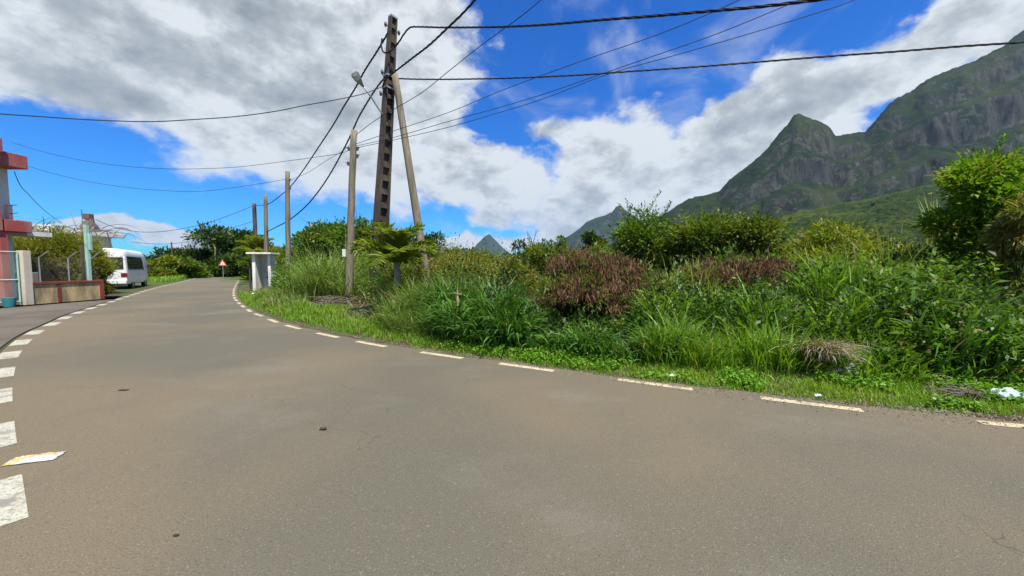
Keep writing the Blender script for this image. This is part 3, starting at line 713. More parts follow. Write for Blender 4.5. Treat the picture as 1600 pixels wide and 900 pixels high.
plant('umbrella_tree', 'small dark flat topped tree in front of the far mountain', 'tree', 925, 360, 40, 36, 'leaf_dark', .3, .14, 220, 12, .55, 6, trunk=.09)
plant('leafy_bush', 'round green bush under the flat topped tree', 'bush', 930, 378, 90, 22, 'leaf_mid', .2, .08, 500, 12, .0, 8)
plant('leafy_bush', 'green bush between the brown bush and the airy tree', 'bush', 975, 372, 60, 15, 'leaf_mid', .13, .05, 420, 14, .0, 8)
plant('scrub_bush', 'low reddish green scrub bush right of the slanting brace pole', 'bush', 715, 396, 100, 17, 'leaf_scrub', .15, .05, 600, 14, .0, 9)
plant('scrub_bush', 'low yellowish scrub bush beside the palm tree', 'bush', 690, 408, 90, 14, 'leaf_scrub', .12, .045, 500, 14, .0, 9)
plant('scrub_bush', 'low green scrub bush below the pyramid peak', 'bush', 765, 394, 90, 20, 'leaf_scrub', .17, .06, 550, 14, .0, 9)
plant('round_tree', 'dense round tree behind the tall concrete pole', 'tree', 575, 336, 100, 23, 'leaf_mid', .2, .1, 900, 14, .05, 11, trunk=.14)
plant('round_tree', 'dense round tree between the two nearest poles and the far ones', 'tree', 512, 342, 85, 25, 'leaf_mid', .2, .1, 850, 14, .05, 10, trunk=.14)
plant('round_tree', 'lower dark tree behind the slanting brace pole', 'tree', 655, 358, 82, 21, 'leaf_dark', .18, .08, 520, 13, .1, 8, trunk=.1)
plant('round_tree', 'smaller green tree right of the weathered middle pole', 'tree', 474, 358, 52, 27, 'leaf_mid', .22, .1, 520, 13, .05, 8, trunk=.1)
plant('leafy_bush', 'broad leaved bush between the wooden pole and the concrete pole', 'bush', 570, 395, 70, 17, 'leaf_bright', .2, .09, 450, 12, .0, 8)
plant('leafy_bush', 'bush behind the small white concrete shelter', 'bush', 437, 385, 60, 29, 'leaf_yellow', .24, .1, 420, 12, .0, 8)
plant('spreading_tree', 'large dark spreading tree beyond the road bend', 'tree', 372, 351, 92, 62, 'leaf_dark', .55, .26, 800, 12, .3, 10, trunk=.3)
plant('hedge_bush', 'dark bush where the road disappears, behind the warning sign', 'bush', 372, 392, 70, 58, 'leaf_dark', .5, .24, 420, 12, .0, 8)
plant('hedge_bush', 'green bush left of the warning sign', 'bush', 322, 386, 60, 62, 'leaf_far', .5, .24, 480, 12, .0, 8)
plant('hedge_bush', 'green bush beyond the parked minibus, around the small far pole', 'bush', 275, 388, 60, 60, 'leaf_far', .5, .24, 480, 12, .0, 8)
plant('hedge_bush', 'yellowish bush beside the front of the minibus', 'bush', 250, 400, 40, 46, 'leaf_yellow', .4, .16, 420, 12, .0, 8)
plant('hedge_bush', 'dark green bush on the left bank half way to the bend', 'bush', 300, 402, 50, 50, 'leaf_mid', .42, .18, 420, 12, .0, 8)
plant('hedge_bush', 'bush on the right verge beside the dark far pole', 'bush', 398, 400, 38, 36, 'leaf_mid', .28, .13, 420, 12, .0, 7)
plant('fence_bush', 'big soft olive bush behind the low yellow wall', 'bush', 92, 356, 132, 20.3, 'leaf_feather', .17, .03, 3600, 26, .0, 15, up=.2, trunk=.08, depthk=.35)
plant('fence_bush', 'soft green bush beside the wall end, covering the back of the minibus', 'bush', 148, 386, 34, 18.4, 'leaf_feather', .13, .026, 1300, 26, .0, 9, up=.2, trunk=.05, depthk=.4)
rr = random.Random(8)
for i in range(34):
    Y = rr.uniform(30, 75); px = rr.uniform(600, 1560) if i > 6 else rr.uniform(440, 640)
    kind = rr.choice(['leaf_far', 'leaf_mid', 'leaf_dark', 'leaf_olive'])
    plant('scrub_tree', {'leaf_far': 'dull green', 'leaf_mid': 'mid green', 'leaf_dark': 'dark green', 'leaf_olive': 'olive'}[kind] + ' rounded scrub tree in the distant thicket', 'tree', px, rr.uniform(378, 398), rr.uniform(50, 95), Y, kind,
          .011 * Y, .005 * Y, 260, 11, .0, 7, group='scrub trees in the distant thicket')
for i in range(9):
    Y = rr.uniform(75, 110); px = 215 + i * 17
    plant('scrub_tree', ['first', 'second', 'third', 'fourth', 'fifth', 'sixth', 'seventh', 'eighth', 'ninth'][i] + ' tree from the left in the far tree line left of the road end', 'tree', px, rr.uniform(396, 404), rr.uniform(34, 50), Y, 'leaf_far',
          .011 * Y, .005 * Y, 200, 11, .0, 6, group='trees of the far tree line')

# --- brown dead pod bushes
def podbush(label, px, ytop, wpx, Y, ncl, per, zlo=.3, green=True, flat=.7):
    SEED[0] += 1; rng = np.random.default_rng(SEED[0]); X = XatY(px, Y); g = gzs(X, Y); H = atY(px, ytop, Y).z - g; w = wpx / F * Y
    root = empty('brown_bush', (X, Y, g)); tag(root, label, 'bush')
    lb = lobes_for(rng, w, H, H * zlo, 20); k = H * .97 / max(l[2] + l[5] for l in lb); lb = [(a, b * flat, c * k, d * .72, e * .72, f * .72) for a, b, c, d, e, f in lb]
    la = np.array(lb); idx = rng.choice(len(la), ncl); d = rng.normal(size=(ncl, 3)); d /= np.linalg.norm(d, axis=1, keepdims=True); d[:, 2] = np.abs(d[:, 2]) * .9 - .15
    c = la[idx, :3] + d * la[idx, 3:6] * rng.uniform(.7, 1.1, ncl)[:, None]
    C = np.repeat(c, per, 0); n = len(C); P = C + rng.normal(size=(n, 3)) * np.array([.10, .10, .07])
    Dv = rng.normal(size=(n, 3)) * .38; Dv[:, 2] -= 1.0
    V, Fq = leaves(rng, P, Dv, rng.uniform(.08, .19, n), rng.uniform(.011, .024, n), .2)
    np_obj('dead_pods', V, Fq, M['pod'], root)
    if green:
        V, Fq = crown(rng, lb, int(ncl * .16), 14, .12, .04, .09, .3); np_obj('green_leaves', V, Fq, M['leaf_mid'], root)
    limbs(rng, lb, H, H * .1, .035, subs=5).build('stems', M['twig'], root)
    return root
podbush('large dark brown bush of hanging dead pods in the middle of the roadside', 915, 372, 225, 8.3, 1900, 26, .05)
podbush('wide lower brown bush of dead pods left of the yellow green feathery bush', 1142, 386, 190, 9.3, 1100, 22, .35)
podbush('small brown dead plant low in the grass right of the large brown bush', 1036, 500, 50, 6.9, 130, 20, .2, False)

# --- cane and reed tufts as single plants
def tuft(label, px, ytop, Y, n_, L, W, mat, stem=0.0, lean=.3, curve=1.3, name='cane_plant', cat='plant', cr=.05):
    SEED[0] += 1; rng = np.random.default_rng(SEED[0]); X = XatY(px, Y); g = gzs(X, Y); H = atY(px, ytop, Y).z - g
    root = empty(name, (X, Y, g)); tag(root, label, cat)
    z = max(0, H - L * .8); zz = z + rng.uniform(-.2, 0, n_) * (z > 0)
    V, Fq = blades(rng, rng.normal(0, cr, n_), rng.normal(0, cr, n_), zz, L * rng.uniform(.6, 1.15, n_), W * rng.uniform(.7, 1.2, n_), lean=lean, curve=curve, segs=7)
    np_obj('blades', V, Fq, M[mat], root)
    if z > .2:
        mb = MB()
        for k in range(3): mb.tube([(k * .05 - .05, 0, -.1), (k * .04 - .04, .02, z * .5), (k * .01, 0, z + .1)], [.022, .02, .014], 6)
        mb.build('stem', M['bark_pale'], root)
    return root
tuft('single pale cane plant with drooping blades standing above the dark clump', 1325, 350, 13, 22, 1.0, .05, 'blade_pale')
tuft('tall pale reed tuft left of the bright tree', 1452, 316, 10.5, 60, 1.5, .03, 'blade_pale', lean=.12, curve=.6, cr=.12)
tuft('dry brown reed tuft just left of the bright tree', 1478, 345, 10.2, 50, 1.2, .022, 'straw', lean=.2, curve=.8, cr=.12)
tuft('green broad cane clump right of the large brown bush', 1075, 425, 8.5, 40, 1.1, .055, 'blade_dark', lean=.35, curve=1.2, cr=.15)
tuft('dense green grass tussock at the foot of the wooden pole', 515, 400, 13.0, 420, 1.6, .028, 'blade_soft', lean=.3, curve=1.2, cr=.35, name='grass_tussock')
tuft('grass tussock between the white board and the wooden pole', 490, 412, 14.2, 360, 1.4, .03, 'blade_soft', lean=.35, curve=1.2, cr=.4, name='grass_tussock')
tuft('grass tussock under the palm tree', 628, 440, 10.0, 300, 1.2, .022, 'blade_soft', lean=.25, curve=1.1, cr=.28, name='grass_tussock')
tuft('grass tussock beside the white concrete shelter', 430, 425, 22.5, 260, 1.3, .034, 'blade_soft', lean=.35, curve=1.2, cr=.35, name='grass_tussock')

# --- palms
def palm(label, px, ycrown, Y, nf, FL, mat='palm', up=.9, trunk_r=.07, name='palm_tree'):
    SEED[0] += 1; rng = np.random.default_rng(SEED[0]); X = XatY(px, Y); g = gzs(X, Y); zc = atY(px, ycrown, Y).z - g
    root = empty(name, (X, Y, g)); tag(root, label, 'palm')
    MB().tube([(0, 0, -.1), (.02, 0, zc * .5), (0, 0, zc + .05)], [trunk_r * 1.4, trunk_r, trunk_r * .8], 10).build('trunk', M['bark_pale'], root, True)
    for f in range(nf):
        a = f * 2.4 + rng.normal(0, .2); th = rng.uniform(.1, .7) if f < nf * .5 else rng.uniform(.6, 1.25); Lf = FL * rng.uniform(.8, 1.1)
        pts = []; p = Vector((0, 0, zc)); K = 14
        for k in range(K + 1):
            pts.append(p.copy()); t = th + 1.35 * (k / K) ** 1.6
            p = p + Vector((math.sin(t) * math.cos(a), math.sin(t) * math.sin(a), math.cos(t))) * Lf / K
        mbx = MB().tube(pts, [.014 * (1 - .8 * k / K) for k in range(K + 1)], 5)
        Ps, Ds, Ls = [], [], []
        for k in range(1, K * 4):
            u = k / (K * 4); i = int(u * K); q = pts[i].lerp(pts[i + 1], u * K - i); tg = (pts[i + 1] - pts[i]).normalized()
            sd = tg.cross(Vector((0, 0, 1)));
            if sd.length < .05: sd = Vector((-math.sin(a), math.cos(a), 0))
            sd.normalize(); upv = sd.cross(tg)
            for s in (-1, 1):
                Ps.append(q); Ds.append(tg * .75 + sd * s + upv * .25 + Vector(rng.normal(0, .1, 3))); Ls.append(FL * .38 * math.sin(math.pi * min(1, .12 + .85 * u)) ** .6 * rng.uniform(.85, 1.1))
        V, Fq = leaves(rng, np.array(Ps), np.array(Ds), np.array(Ls), np.full(len(Ls), FL * .036), .1)
        fr = mbx.build('frond', M['palm'], root)
        np_obj('leaflets', V, Fq, M[mat], fr)
    return root
palm('small green palm tree in front of the tall concrete pole', 620, 412, 10.0, 22, 1.3, trunk_r=.09)
palm('yellowish palm behind the white concrete shelter', 403, 398, 31, 13, 2.0, 'leaf_yellow')

# --- bare trees
def baretree(label, px, ytop, Y, w, n, r, seed):
    rng = random.Random(seed); X = XatY(px, Y); g = gzs(X, Y); H = atY(px, ytop, Y).z - g
    mb = MB()
    def br(p, d, L, r_, lv):
        q = p + d * L; mm = p.lerp(q, .5) + Vector((rng.uniform(-1, 1), rng.uniform(-1, 1), 0)) * L * .06
        mb.tube([p, mm, q], [r_, r_ * .8, r_ * .6], 5 if lv else 7)
        if lv < 3:
            for k in range(n):
                s = p.lerp(q, rng.uniform(.5, 1)); dd = (d + Vector((rng.uniform(-1, 1), rng.uniform(-1, 1), rng.uniform(-.1, .5))) * w).normalized()
                br(s, dd, L * rng.uniform(.35, .6), r_ * .5, lv + 1)
    br(Vector((0, 0, -.1)), Vector((.02, 0, 1)), H * .62, r, 0)
    o = mb.build('bare_tree', M['twig'], loc=(X, Y, g)); return tag(o, label, 'tree')
baretree('bare dead tree trunk on the skyline right of the pyramid peak', 828, 350, 26, .3, 2, .07, 1)
baretree('bare thin branches rising above the airy tree', 1012, 308, 14.5, .55, 3, .03, 4)
baretree('bare thin twigs beside the dark tree right of the brace pole', 690, 372, 20, .8, 4, .04, 6)

# ------------------------------------------------------------------ poles
m = MT('old_wood')
c = m.mix(m.rng(m.noise(14, 6, .7, stretch=(1, 1, .05)), .38, .62), (.12, .10, .072), (.24, .20, .145))
c = m.mix(m.rng(m.noise(2.2, 5, .6), .5, .7, 0, .6), c, (.17, .19, .08)); c = m.mix(m.rng(m.noise(30, 5, .8, stretch=(1, 1, .03)), .6, .7), c, (.05, .04, .03))
m.col(c); m.rough(.9, .2); m.bump(m.noise(30, 5, .8, stretch=(1, 1, .04)), .8, .02); M['wood'] = m.m
m = MT('tarred_concrete')
c = m.mix(m.rng(m.noise(3, 6, .7, stretch=(1, 1, .2)), .38, .65), (.042, .034, .027), (.115, .09, .068)); c = m.mix(m.rng(m.noise(40, 5, .8, stretch=(1, 1, .1)), .55, .7, 0, .7), c, (.12, .10, .08))
m.col(c); m.rough(.9, .2); m.bump(m.noise(30, 5, .8), .6, .02); M['tarred'] = m.m
M['metal'] = worn('galvanised', (.38, .39, .38), (.18, .14, .11), 8, .6, .5, .6, .5)
M['black'] = worn('black_rubber', (.018, .018, .022), (.03, .028, .026), 5, .3, .6)
M['dark_metal'] = worn('dark_metal', (.06, .06, .06), (.05, .035, .025), 8, .5, .6, .3)

def pole(name, label, px0, y0, px1, y1, Y, r0, r1, mat='wood'):
    b = atY(px0, y0, Y); t = atY(px1, y1, Y); b.z = gzs(b.x, b.y) - .3 if px0 > 366 else -.2
    root = empty(name, (b.x, b.y, b.z + .3)); tag(root, label, 'pole'); d = t - b; off = Vector((0, 0, -.3))
    K = 14; rn_ = random.Random(int(px0)); jx = [rn_.uniform(-.006, .006) for _ in range(K + 1)]
    MB().tube([off + d * (k / K) + Vector((jx[k] * 2, 0, 0)) for k in range(K + 1)], [r0 + (r1 - r0) * k / K + jx[k] * .5 for k in range(K + 1)], 12).build('shaft', M[mat], root, True)
    return root, off, d
def hook(root, off, d, t, sx, name='hook'):
    p = off + d * t
    mb = MB().tube([p, p + Vector((sx * .16, -.02, .0)), p + Vector((sx * .22, -.04, .05))], .012, 6)
    mb.tube([p + Vector((sx * .14, -.02, -.05)), p + Vector((sx * .14, -.02, .06))], .035, 8)
    mb.build(name, M['dark_metal'], root)
wp, wo_, wd = pole('utility_pole', 'round wooden pole just left of the tall concrete pole', 544, 481, 553, 204, 12.0, .125, .095)
for t, s in ((.9, 1), (.86, 1), (.9, -1), (.82, -1)): hook(wp, wo_, wd, t, s)
q = wo_ + wd * .33
MB().box(q + Vector((-.16, -.06, 0)), (.10, .08, .24)).build('meter_box', worn('grey_plastic', (.6, .6, .56), (.3, .28, .25)), wp, bevel=.01)
p2, o2_, d2_ = pole('utility_pole', 'weathered grey wooden pole beside the white board', 451, 462, 449, 268, 20.0, .14, .105); hook(p2, o2_, d2_, .93, 1); hook(p2, o2_, d2_, .86, 1)
p3, o3_, d3_ = pole('utility_pole', 'wooden pole beside the white concrete shelter', 417, 452, 415, 304, 25.0, .14, .11); hook(p3, o3_, d3_, .9, 1)
p4, o4_, d4_ = pole('utility_pole', 'dark pole with two hooked brackets beyond the white shelter', 402, 440, 397, 318, 38.0, .21, .17, 'tarred'); hook(p4, o4_, d4_, .96, -1); hook(p4, o4_, d4_, .96, 1); hook(p4, o4_, d4_, .8, -1)
pole('utility_pole', 'small far pole among the bushes behind the minibus', 269, 410, 268, 378, 52, .11, .09, 'tarred')
pole('utility_pole', 'small far pole beside the warning sign', 337, 425, 336, 386, 56, .11, .09, 'wood')

# tall concrete pole with recessed web and rungs
MY = 13.0
b = atY(588, 478, MY); t = atY(614, 28, MY); b.z = gzs(b.x, b.y) - .2
root = empty('concrete_pole', (b.x, b.y, b.z + .2)); tag(root, 'tall dark concrete pole with rungs, carrying the thick cables and a street lamp', 'pole')
d = t - b; H = d.length; Mr = Vector((0, 0, 1)).rotation_difference(d.normalized()).to_matrix() @ Matrix.Rotation(R(52), 3, 'Z')
def tb(mb, x0, x1, y0, y1, z0, z1, k0, k1):      # tapered box in pole space; half widths scale by k
    n = len(mb.v)
    for z, k in ((z0, k0), (z1, k1)):
        for x, y in ((x0, y0), (x1, y0), (x1, y1), (x0, y1)): mb.v.append(tuple(Mr @ Vector((x * k, y * k, z)) + Vector((0, 0, -.2))))
    for f in ((0, 3, 2, 1), (4, 5, 6, 7), (0, 1, 5, 4), (1, 2, 6, 5), (2, 3, 7, 6), (3, 0, 4, 7)): mb.f.append(tuple(n + i for i in f))
kz = lambda z: 1.0 - .52 * z / H
mb = MB()
for s in (-1, 1): tb(mb, s * .26 if s < 0 else .16, -.16 if s < 0 else .26, -.20, .20, 0, H, 1, kz(H))
mb.build('flanges', M['tarred'], root, bevel=.012)
mb = MB(); tb(mb, -.17, .17, -.04, .04, 0, H - .02, 1, kz(H - .02)); mb.build('web', M['tarred'], root)
z = .6
while z < H - .3:
    mb = MB(); k = kz(z); tb(mb, -.165, .165, -.17, .17, z, z + .13, k, k); z += .46; mb.build('rung', M['tarred'], root)
for z in (7.35, 7.75):
    mb = MB(); k = kz(z); tb(mb, -.30, .30, -.235, .235, z, z + .06, k, k); mb.build('clamp', M['metal'], root)
mb = MB(); k = kz(H); tb(mb, -.27, .27, -.21, .21, H - .02, H + .05, k, k * .9); mb.build('cap', M['metal'], root)
for z, sx in ((H - .35, -1), (H - .35, 1), (H - 1.9, -1), (H - 2.0, 1), (H - 2.6, -1)):
    k = kz(z); p0_ = Mr @ Vector((sx * .26 * k, 0, z)) + Vector((0, 0, -.2)); u_ = Mr @ Vector((sx, 0, 0))
    mb = MB().tube([p0_ - u_ * .02, p0_ + u_ * .16], .014, 6); mb.build('bracket', M['dark_metal'], root)
    MB().tube([p0_ + u_ * .13 + Vector((0, 0, -.07)), p0_ + u_ * .13, p0_ + u_ * .13 + Vector((0, 0, .07))], [.03, .05, .03], 8).build('insulator', M['dark_metal'], root)
# brace
b2 = atY(672, 445, 12.6); b2.z = gzs(b2.x, b2.y) - .1; t2 = atY(617, 116, 12.75)
o = MB().tube([(b2 - t2) * (1 - k / 10) * 1.0 for k in range(11)], [.15 - .045 * k / 10 for k in range(11)], 12).build('brace_pole', M['wood'], None, True, loc=t2)
tag(o, 'slanting round timber brace leaning on the tall concrete pole', 'pole')
# street lamp
hp = atY(562, 127, 12.2); ap = atY(597, 178, 12.9)
sl = empty('street_lamp', ap); tag(sl, 'street lamp on a thin arm fixed to the tall concrete pole', 'street lamp')
dv = hp - ap
MB().tube([(.12, .05, -.2), (0, 0, 0), dv * .5 + Vector((0, 0, .03)), dv * .93], [.03, .028, .026, .024], 8).build('arm', M['metal'], sl, True)
u = dv.normalized(); sd = u.cross(Vector((0, 1, 0))).normalized(); nn_ = u.cross(sd)
def ring(c, a, b_): return [c + sd * a + nn_ * b_, c - sd * a + nn_ * b_, c - sd * a * .8 - nn_ * b_, c + sd * a * .8 - nn_ * b_]
mb = MB(); rs = [ring(dv * .9 + u * s_, a_, b_) for s_, a_, b_ in ((-.06, .035, .03), (.05, .06, .045), (.18, .11, .065), (.34, .13, .05), (.39, .09, .03))]
for i in range(4):
    for k in range(4): mb.quad(rs[i][k], rs[i][(k + 1) % 4], rs[i + 1][(k + 1) % 4], rs[i + 1][k])
mb.quad(*rs[0]); mb.quad(*rs[-1]); mb.build('housing', M['metal'], sl, bevel=.006)
c_ = dv * .9 + u * .24; s3 = -1 if nn_.z > 0 else 1
MB().box(c_ + nn_ * s3 * .058, (.15, .17, .035), Matrix((sd, u, nn_)).transposed()).build('lens', worn('lamp_lens', (.55, .55, .5), (.3, .3, .25), rough=.3), sl, bevel=.01)

# ------------------------------------------------------------------ wires
def wire(label, pts, Ya, Yb, r=.006, twist=False, cat='cable', name='cable', ext=0, mat='black', step=None):
    P2 = [Vector((p[0], p[1])) for p in pts]; d = []
    for i in range(len(P2) - 1):
        p0 = P2[max(i - 1, 0)]; p1 = P2[i]; p2 = P2[i + 1]; p3 = P2[min(i + 2, len(P2) - 1)]
        for k in range(10):
            t = k / 10; d.append(.5 * ((2 * p1) + (p2 - p0) * t + (2 * p0 - 5 * p1 + 4 * p2 - p3) * t * t + (3 * p1 - p0 - 3 * p2 + p3) * t ** 3))
    d.append(P2[-1]); xa, xb = d[0].x, d[-1].x
    W = [atY(p.x, p.y, 1 / (1 / Ya + (1 / Yb - 1 / Ya) * (p.x - xa) / (xb - xa))) for p in d]
    if ext: W.append(W[-1] + (W[-1] - W[-6]).normalized() * ext)
    mb = MB()
    if not twist: mb.tube(W, r, 5)
    else:
        # even steps along the path, three strands laid round it
        S = [0]
        for i in range(1, len(W)): S.append(S[-1] + (W[i] - W[i - 1]).length)
        n = max(20, int(S[-1] / .045)); C = []; j = 0
        for i in range(n + 1):
            s = S[-1] * i / n
            while j < len(S) - 2 and S[j + 1] < s: j += 1
            C.append(W[j].lerp(W[j + 1], (s - S[j]) / max(1e-6, S[j + 1] - S[j])))
        for k in range(3):
            pp = []
            for i, c in enumerate(C):
                t = (C[min(i + 1, n)] - C[max(i - 1, 0)]).normalized(); u = t.cross(Vector((0, 0, 1))).normalized(); w = t.cross(u)
                a = S[-1] * i / n / .7 * 2 * math.pi + k * 2.094
                pp.append(c + (u * math.cos(a) + w * math.sin(a)) * r * .62)
            mb.tube(pp, r * .58, 5)
    o = mb.build(name, M[mat], None, True); return tag(o, label, cat)
wire('thick twisted cable leaving the top of the concrete pole across the top of the photo', [(606, 82), (620, 70), (632, 52), (641, 43), (655, 42), (700, 43), (780, 42), (860, 38), (940, 31), (1020, 25), (1100, 18), (1200, 9), (1320, -6)], 12.9, 5.6, .023, True, ext=9)
wire('twisted cable running right from the brace joint past the mountain ridge', [(615, 122), (640, 123.5), (700, 124), (800, 122), (900, 117.5), (1000, 110.5), (1100, 103.5), (1200, 95.5), (1300, 87.5), (1400, 80.5), (1500, 72.5), (1600, 66), (1700, 59)], 12.9, 8.0, .021, True, ext=12)
wire('twisted cable rising steeply right from the concrete pole out of the top of the photo', [(598, 135), (605, 122), (640, 94), (670, 71), (700, 43), (722, 22), (742, 0), (765, -28)], 12.9, 8.5, .024, True, ext=10)
wire('thick twisted cable from the top of the concrete pole down to the far poles', [(607, 50), (600, 62), (588, 82), (570, 110), (556, 136), (538, 165), (520, 196), (497, 231), (475, 264), (455, 290), (435, 308), (418, 319), (398, 321)], 12.9, 38, .028, True)
wire('drooping black cable loop at the top of the concrete pole', [(597, 60), (596, 72), (600, 82), (611, 79), (622, 67)], 12.7, 12.65, .028)
wire('twisted cable sagging from mid concrete pole down to the shelter pole', [(604, 118), (590, 135), (575, 158), (560, 184), (548, 211), (535, 237), (518, 268), (499, 297), (478, 322), (453, 343), (431, 355), (417, 362)], 12.9, 25, .026, True)
wire('steep thin wire from the wooden pole rising past the brace', [(556, 211), (585, 189), (615, 171), (660, 144), (700, 112), (740, 80), (780, 50), (812, 27), (845, 0), (870, -22)], 12, 8, .009, ext=10)
wire('uppermost of the three thin parallel wires rising right across the blue sky', [(556, 225), (614, 205), (700, 176), (780, 143), (846, 118), (930, 88), (1020, 57), (1100, 25), (1155, 0), (1200, -20)], 12, 7, .008, ext=10)
wire('middle one of the three thin parallel wires rising right across the blue sky', [(556, 228), (614, 215), (700, 190), (780, 168), (850, 147), (925, 121), (1020, 88), (1120, 53), (1223, 11), (1260, -6)], 12, 7, .008, ext=10)
wire('lowest of the three thin parallel wires rising right across the blue sky', [(556, 231), (614, 219), (700, 199), (780, 176), (850, 154), (953, 115), (1060, 85), (1180, 50), (1290, 16), (1335, 0), (1380, -20)], 12, 7, .008, ext=10)
wire('black wire sagging across the grey cloud at the left to the concrete pole', [(-60, 172), (0, 178), (60, 182), (120, 186), (180, 189), (240, 190), (300, 187), (370, 182), (430, 174), (480, 164), (530, 155), (570, 146), (598, 135)], 9, 12.9, .014)
wire('thin wire across the blue sky at the left ending at the wooden pole', [(18, 222), (60, 235), (120, 249), (180, 258), (240, 263), (300, 264), (370, 261), (430, 254), (490, 246), (530, 240), (550, 233)], 16, 12, .008)
wire('lower thin wire from the house roof to the weathered grey pole', [(45, 260), (90, 273), (140, 284), (200, 293), (260, 298), (310, 299), (360, 294), (400, 288), (448, 280)], 17, 20, .010)
wire('thin wires joining the weathered grey pole to the wooden pole', [(449, 283), (480, 270), (510, 251), (535, 236), (551, 222)], 20, 12, .008)
wire('short wire from the house corner down to the shrubs', [(22, 268), (32, 290), (43, 302), (62, 322), (85, 341), (98, 348)], 16.8, 28, .014)
wire('far wire sagging from the roof chimney to the dark pole', [(150, 343), (170, 352), (195, 359), (220, 362.5), (250, 362), (280, 358), (310, 352), (340, 343), (370, 332), (397, 321)], 30, 38, .022)
wire('lowest far wire above the tree line to the dark pole', [(205, 378), (240, 381), (270, 380.5), (300, 376), (340, 364), (370, 354), (398, 345)], 32, 38, .018)

# ------------------------------------------------------------------ white shelter, board, sign
M['whitewash'] = worn('whitewash', (.74, .72, .66), (.30, .27, .22), 1.6, .6)
M['white_paint'] = worn('white_paint', (.72, .72, .70), (.4, .38, .33), 3, .4, .5)
c0 = at(406, 458); sh_ = empty('concrete_shelter', (c0.x - .1, c0.y, .02), R(38)); sh_.rotation_euler.z = R(10); tag(sh_, 'small dirty white concrete roadside shelter with a flat slab roof', 'shelter')
MB().box((.0, 0, 1.1), (.16, .75, 2.2)).build('wall', M['whitewash'], sh_)
MB().box((.75, .1, 1.1), (.14, .75, 2.2)).build('wall', M['whitewash'], sh_)
MB().box((.38, .42, 1.1), (.58, .10, 2.2)).build('back_wall', M['whitewash'], sh_)
MB().box((.35, 0, 2.24), (1.25, 1.2, .09)).build('roof', M['whitewash'], sh_, bevel=.01)
MB().box((-.28, -.2, .95), (.07, .07, 1.9)).build('post', M['dark_metal'], sh_)
c0 = at(451, 461, .15); wb = empty('white_board', (c0.x, c0.y - .35, .14), R(8)); tag(wb, 'small white board on two thin legs in front of the weathered grey pole', 'board')
MB().box((0, 0, .78), (.72, .04, .36)).build('panel', M['white_paint'], wb, bevel=.006)
for s in (-1, 1): MB().box((s * .32, .04, .42), (.05, .035, .9)).build('leg', M['white_paint'] if s < 0 else M['bark'], wb)
c0 = at(349, 436); c0 = Vector((XatY(349, 52), 52, 0)); ts = empty('warning_sign', c0, R(20)); tag(ts, 'red and white triangular warning sign on a post at the road bend', 'road sign')
M['red_sign'] = worn('red_sign', (.62, .06, .03), (.4, .05, .03), 3, .3, .4)
MB().tube([(0, 0, 0), (0, 0, 2.4)], .04, 8).build('post', M['metal'], ts)
def tri(r, y, mat, name, h):
    Mm = Matrix.Translation((0, y, 1.95)) @ Matrix.Rotation(R(90), 4, 'X')
    return MB().prism([(r * math.cos(R(a)), r * math.sin(R(a))) for a in (90, 210, 330)], h, Mm).build(name, mat, ts)
tri(.62, -.04, M['red_sign'], 'plate', .02); tri(.36, -.065, M['white_paint'], 'face', .01)
MB().box((0, -.08, 1.93), (.05, .006, .26)).build('symbol', M['black'], ts)

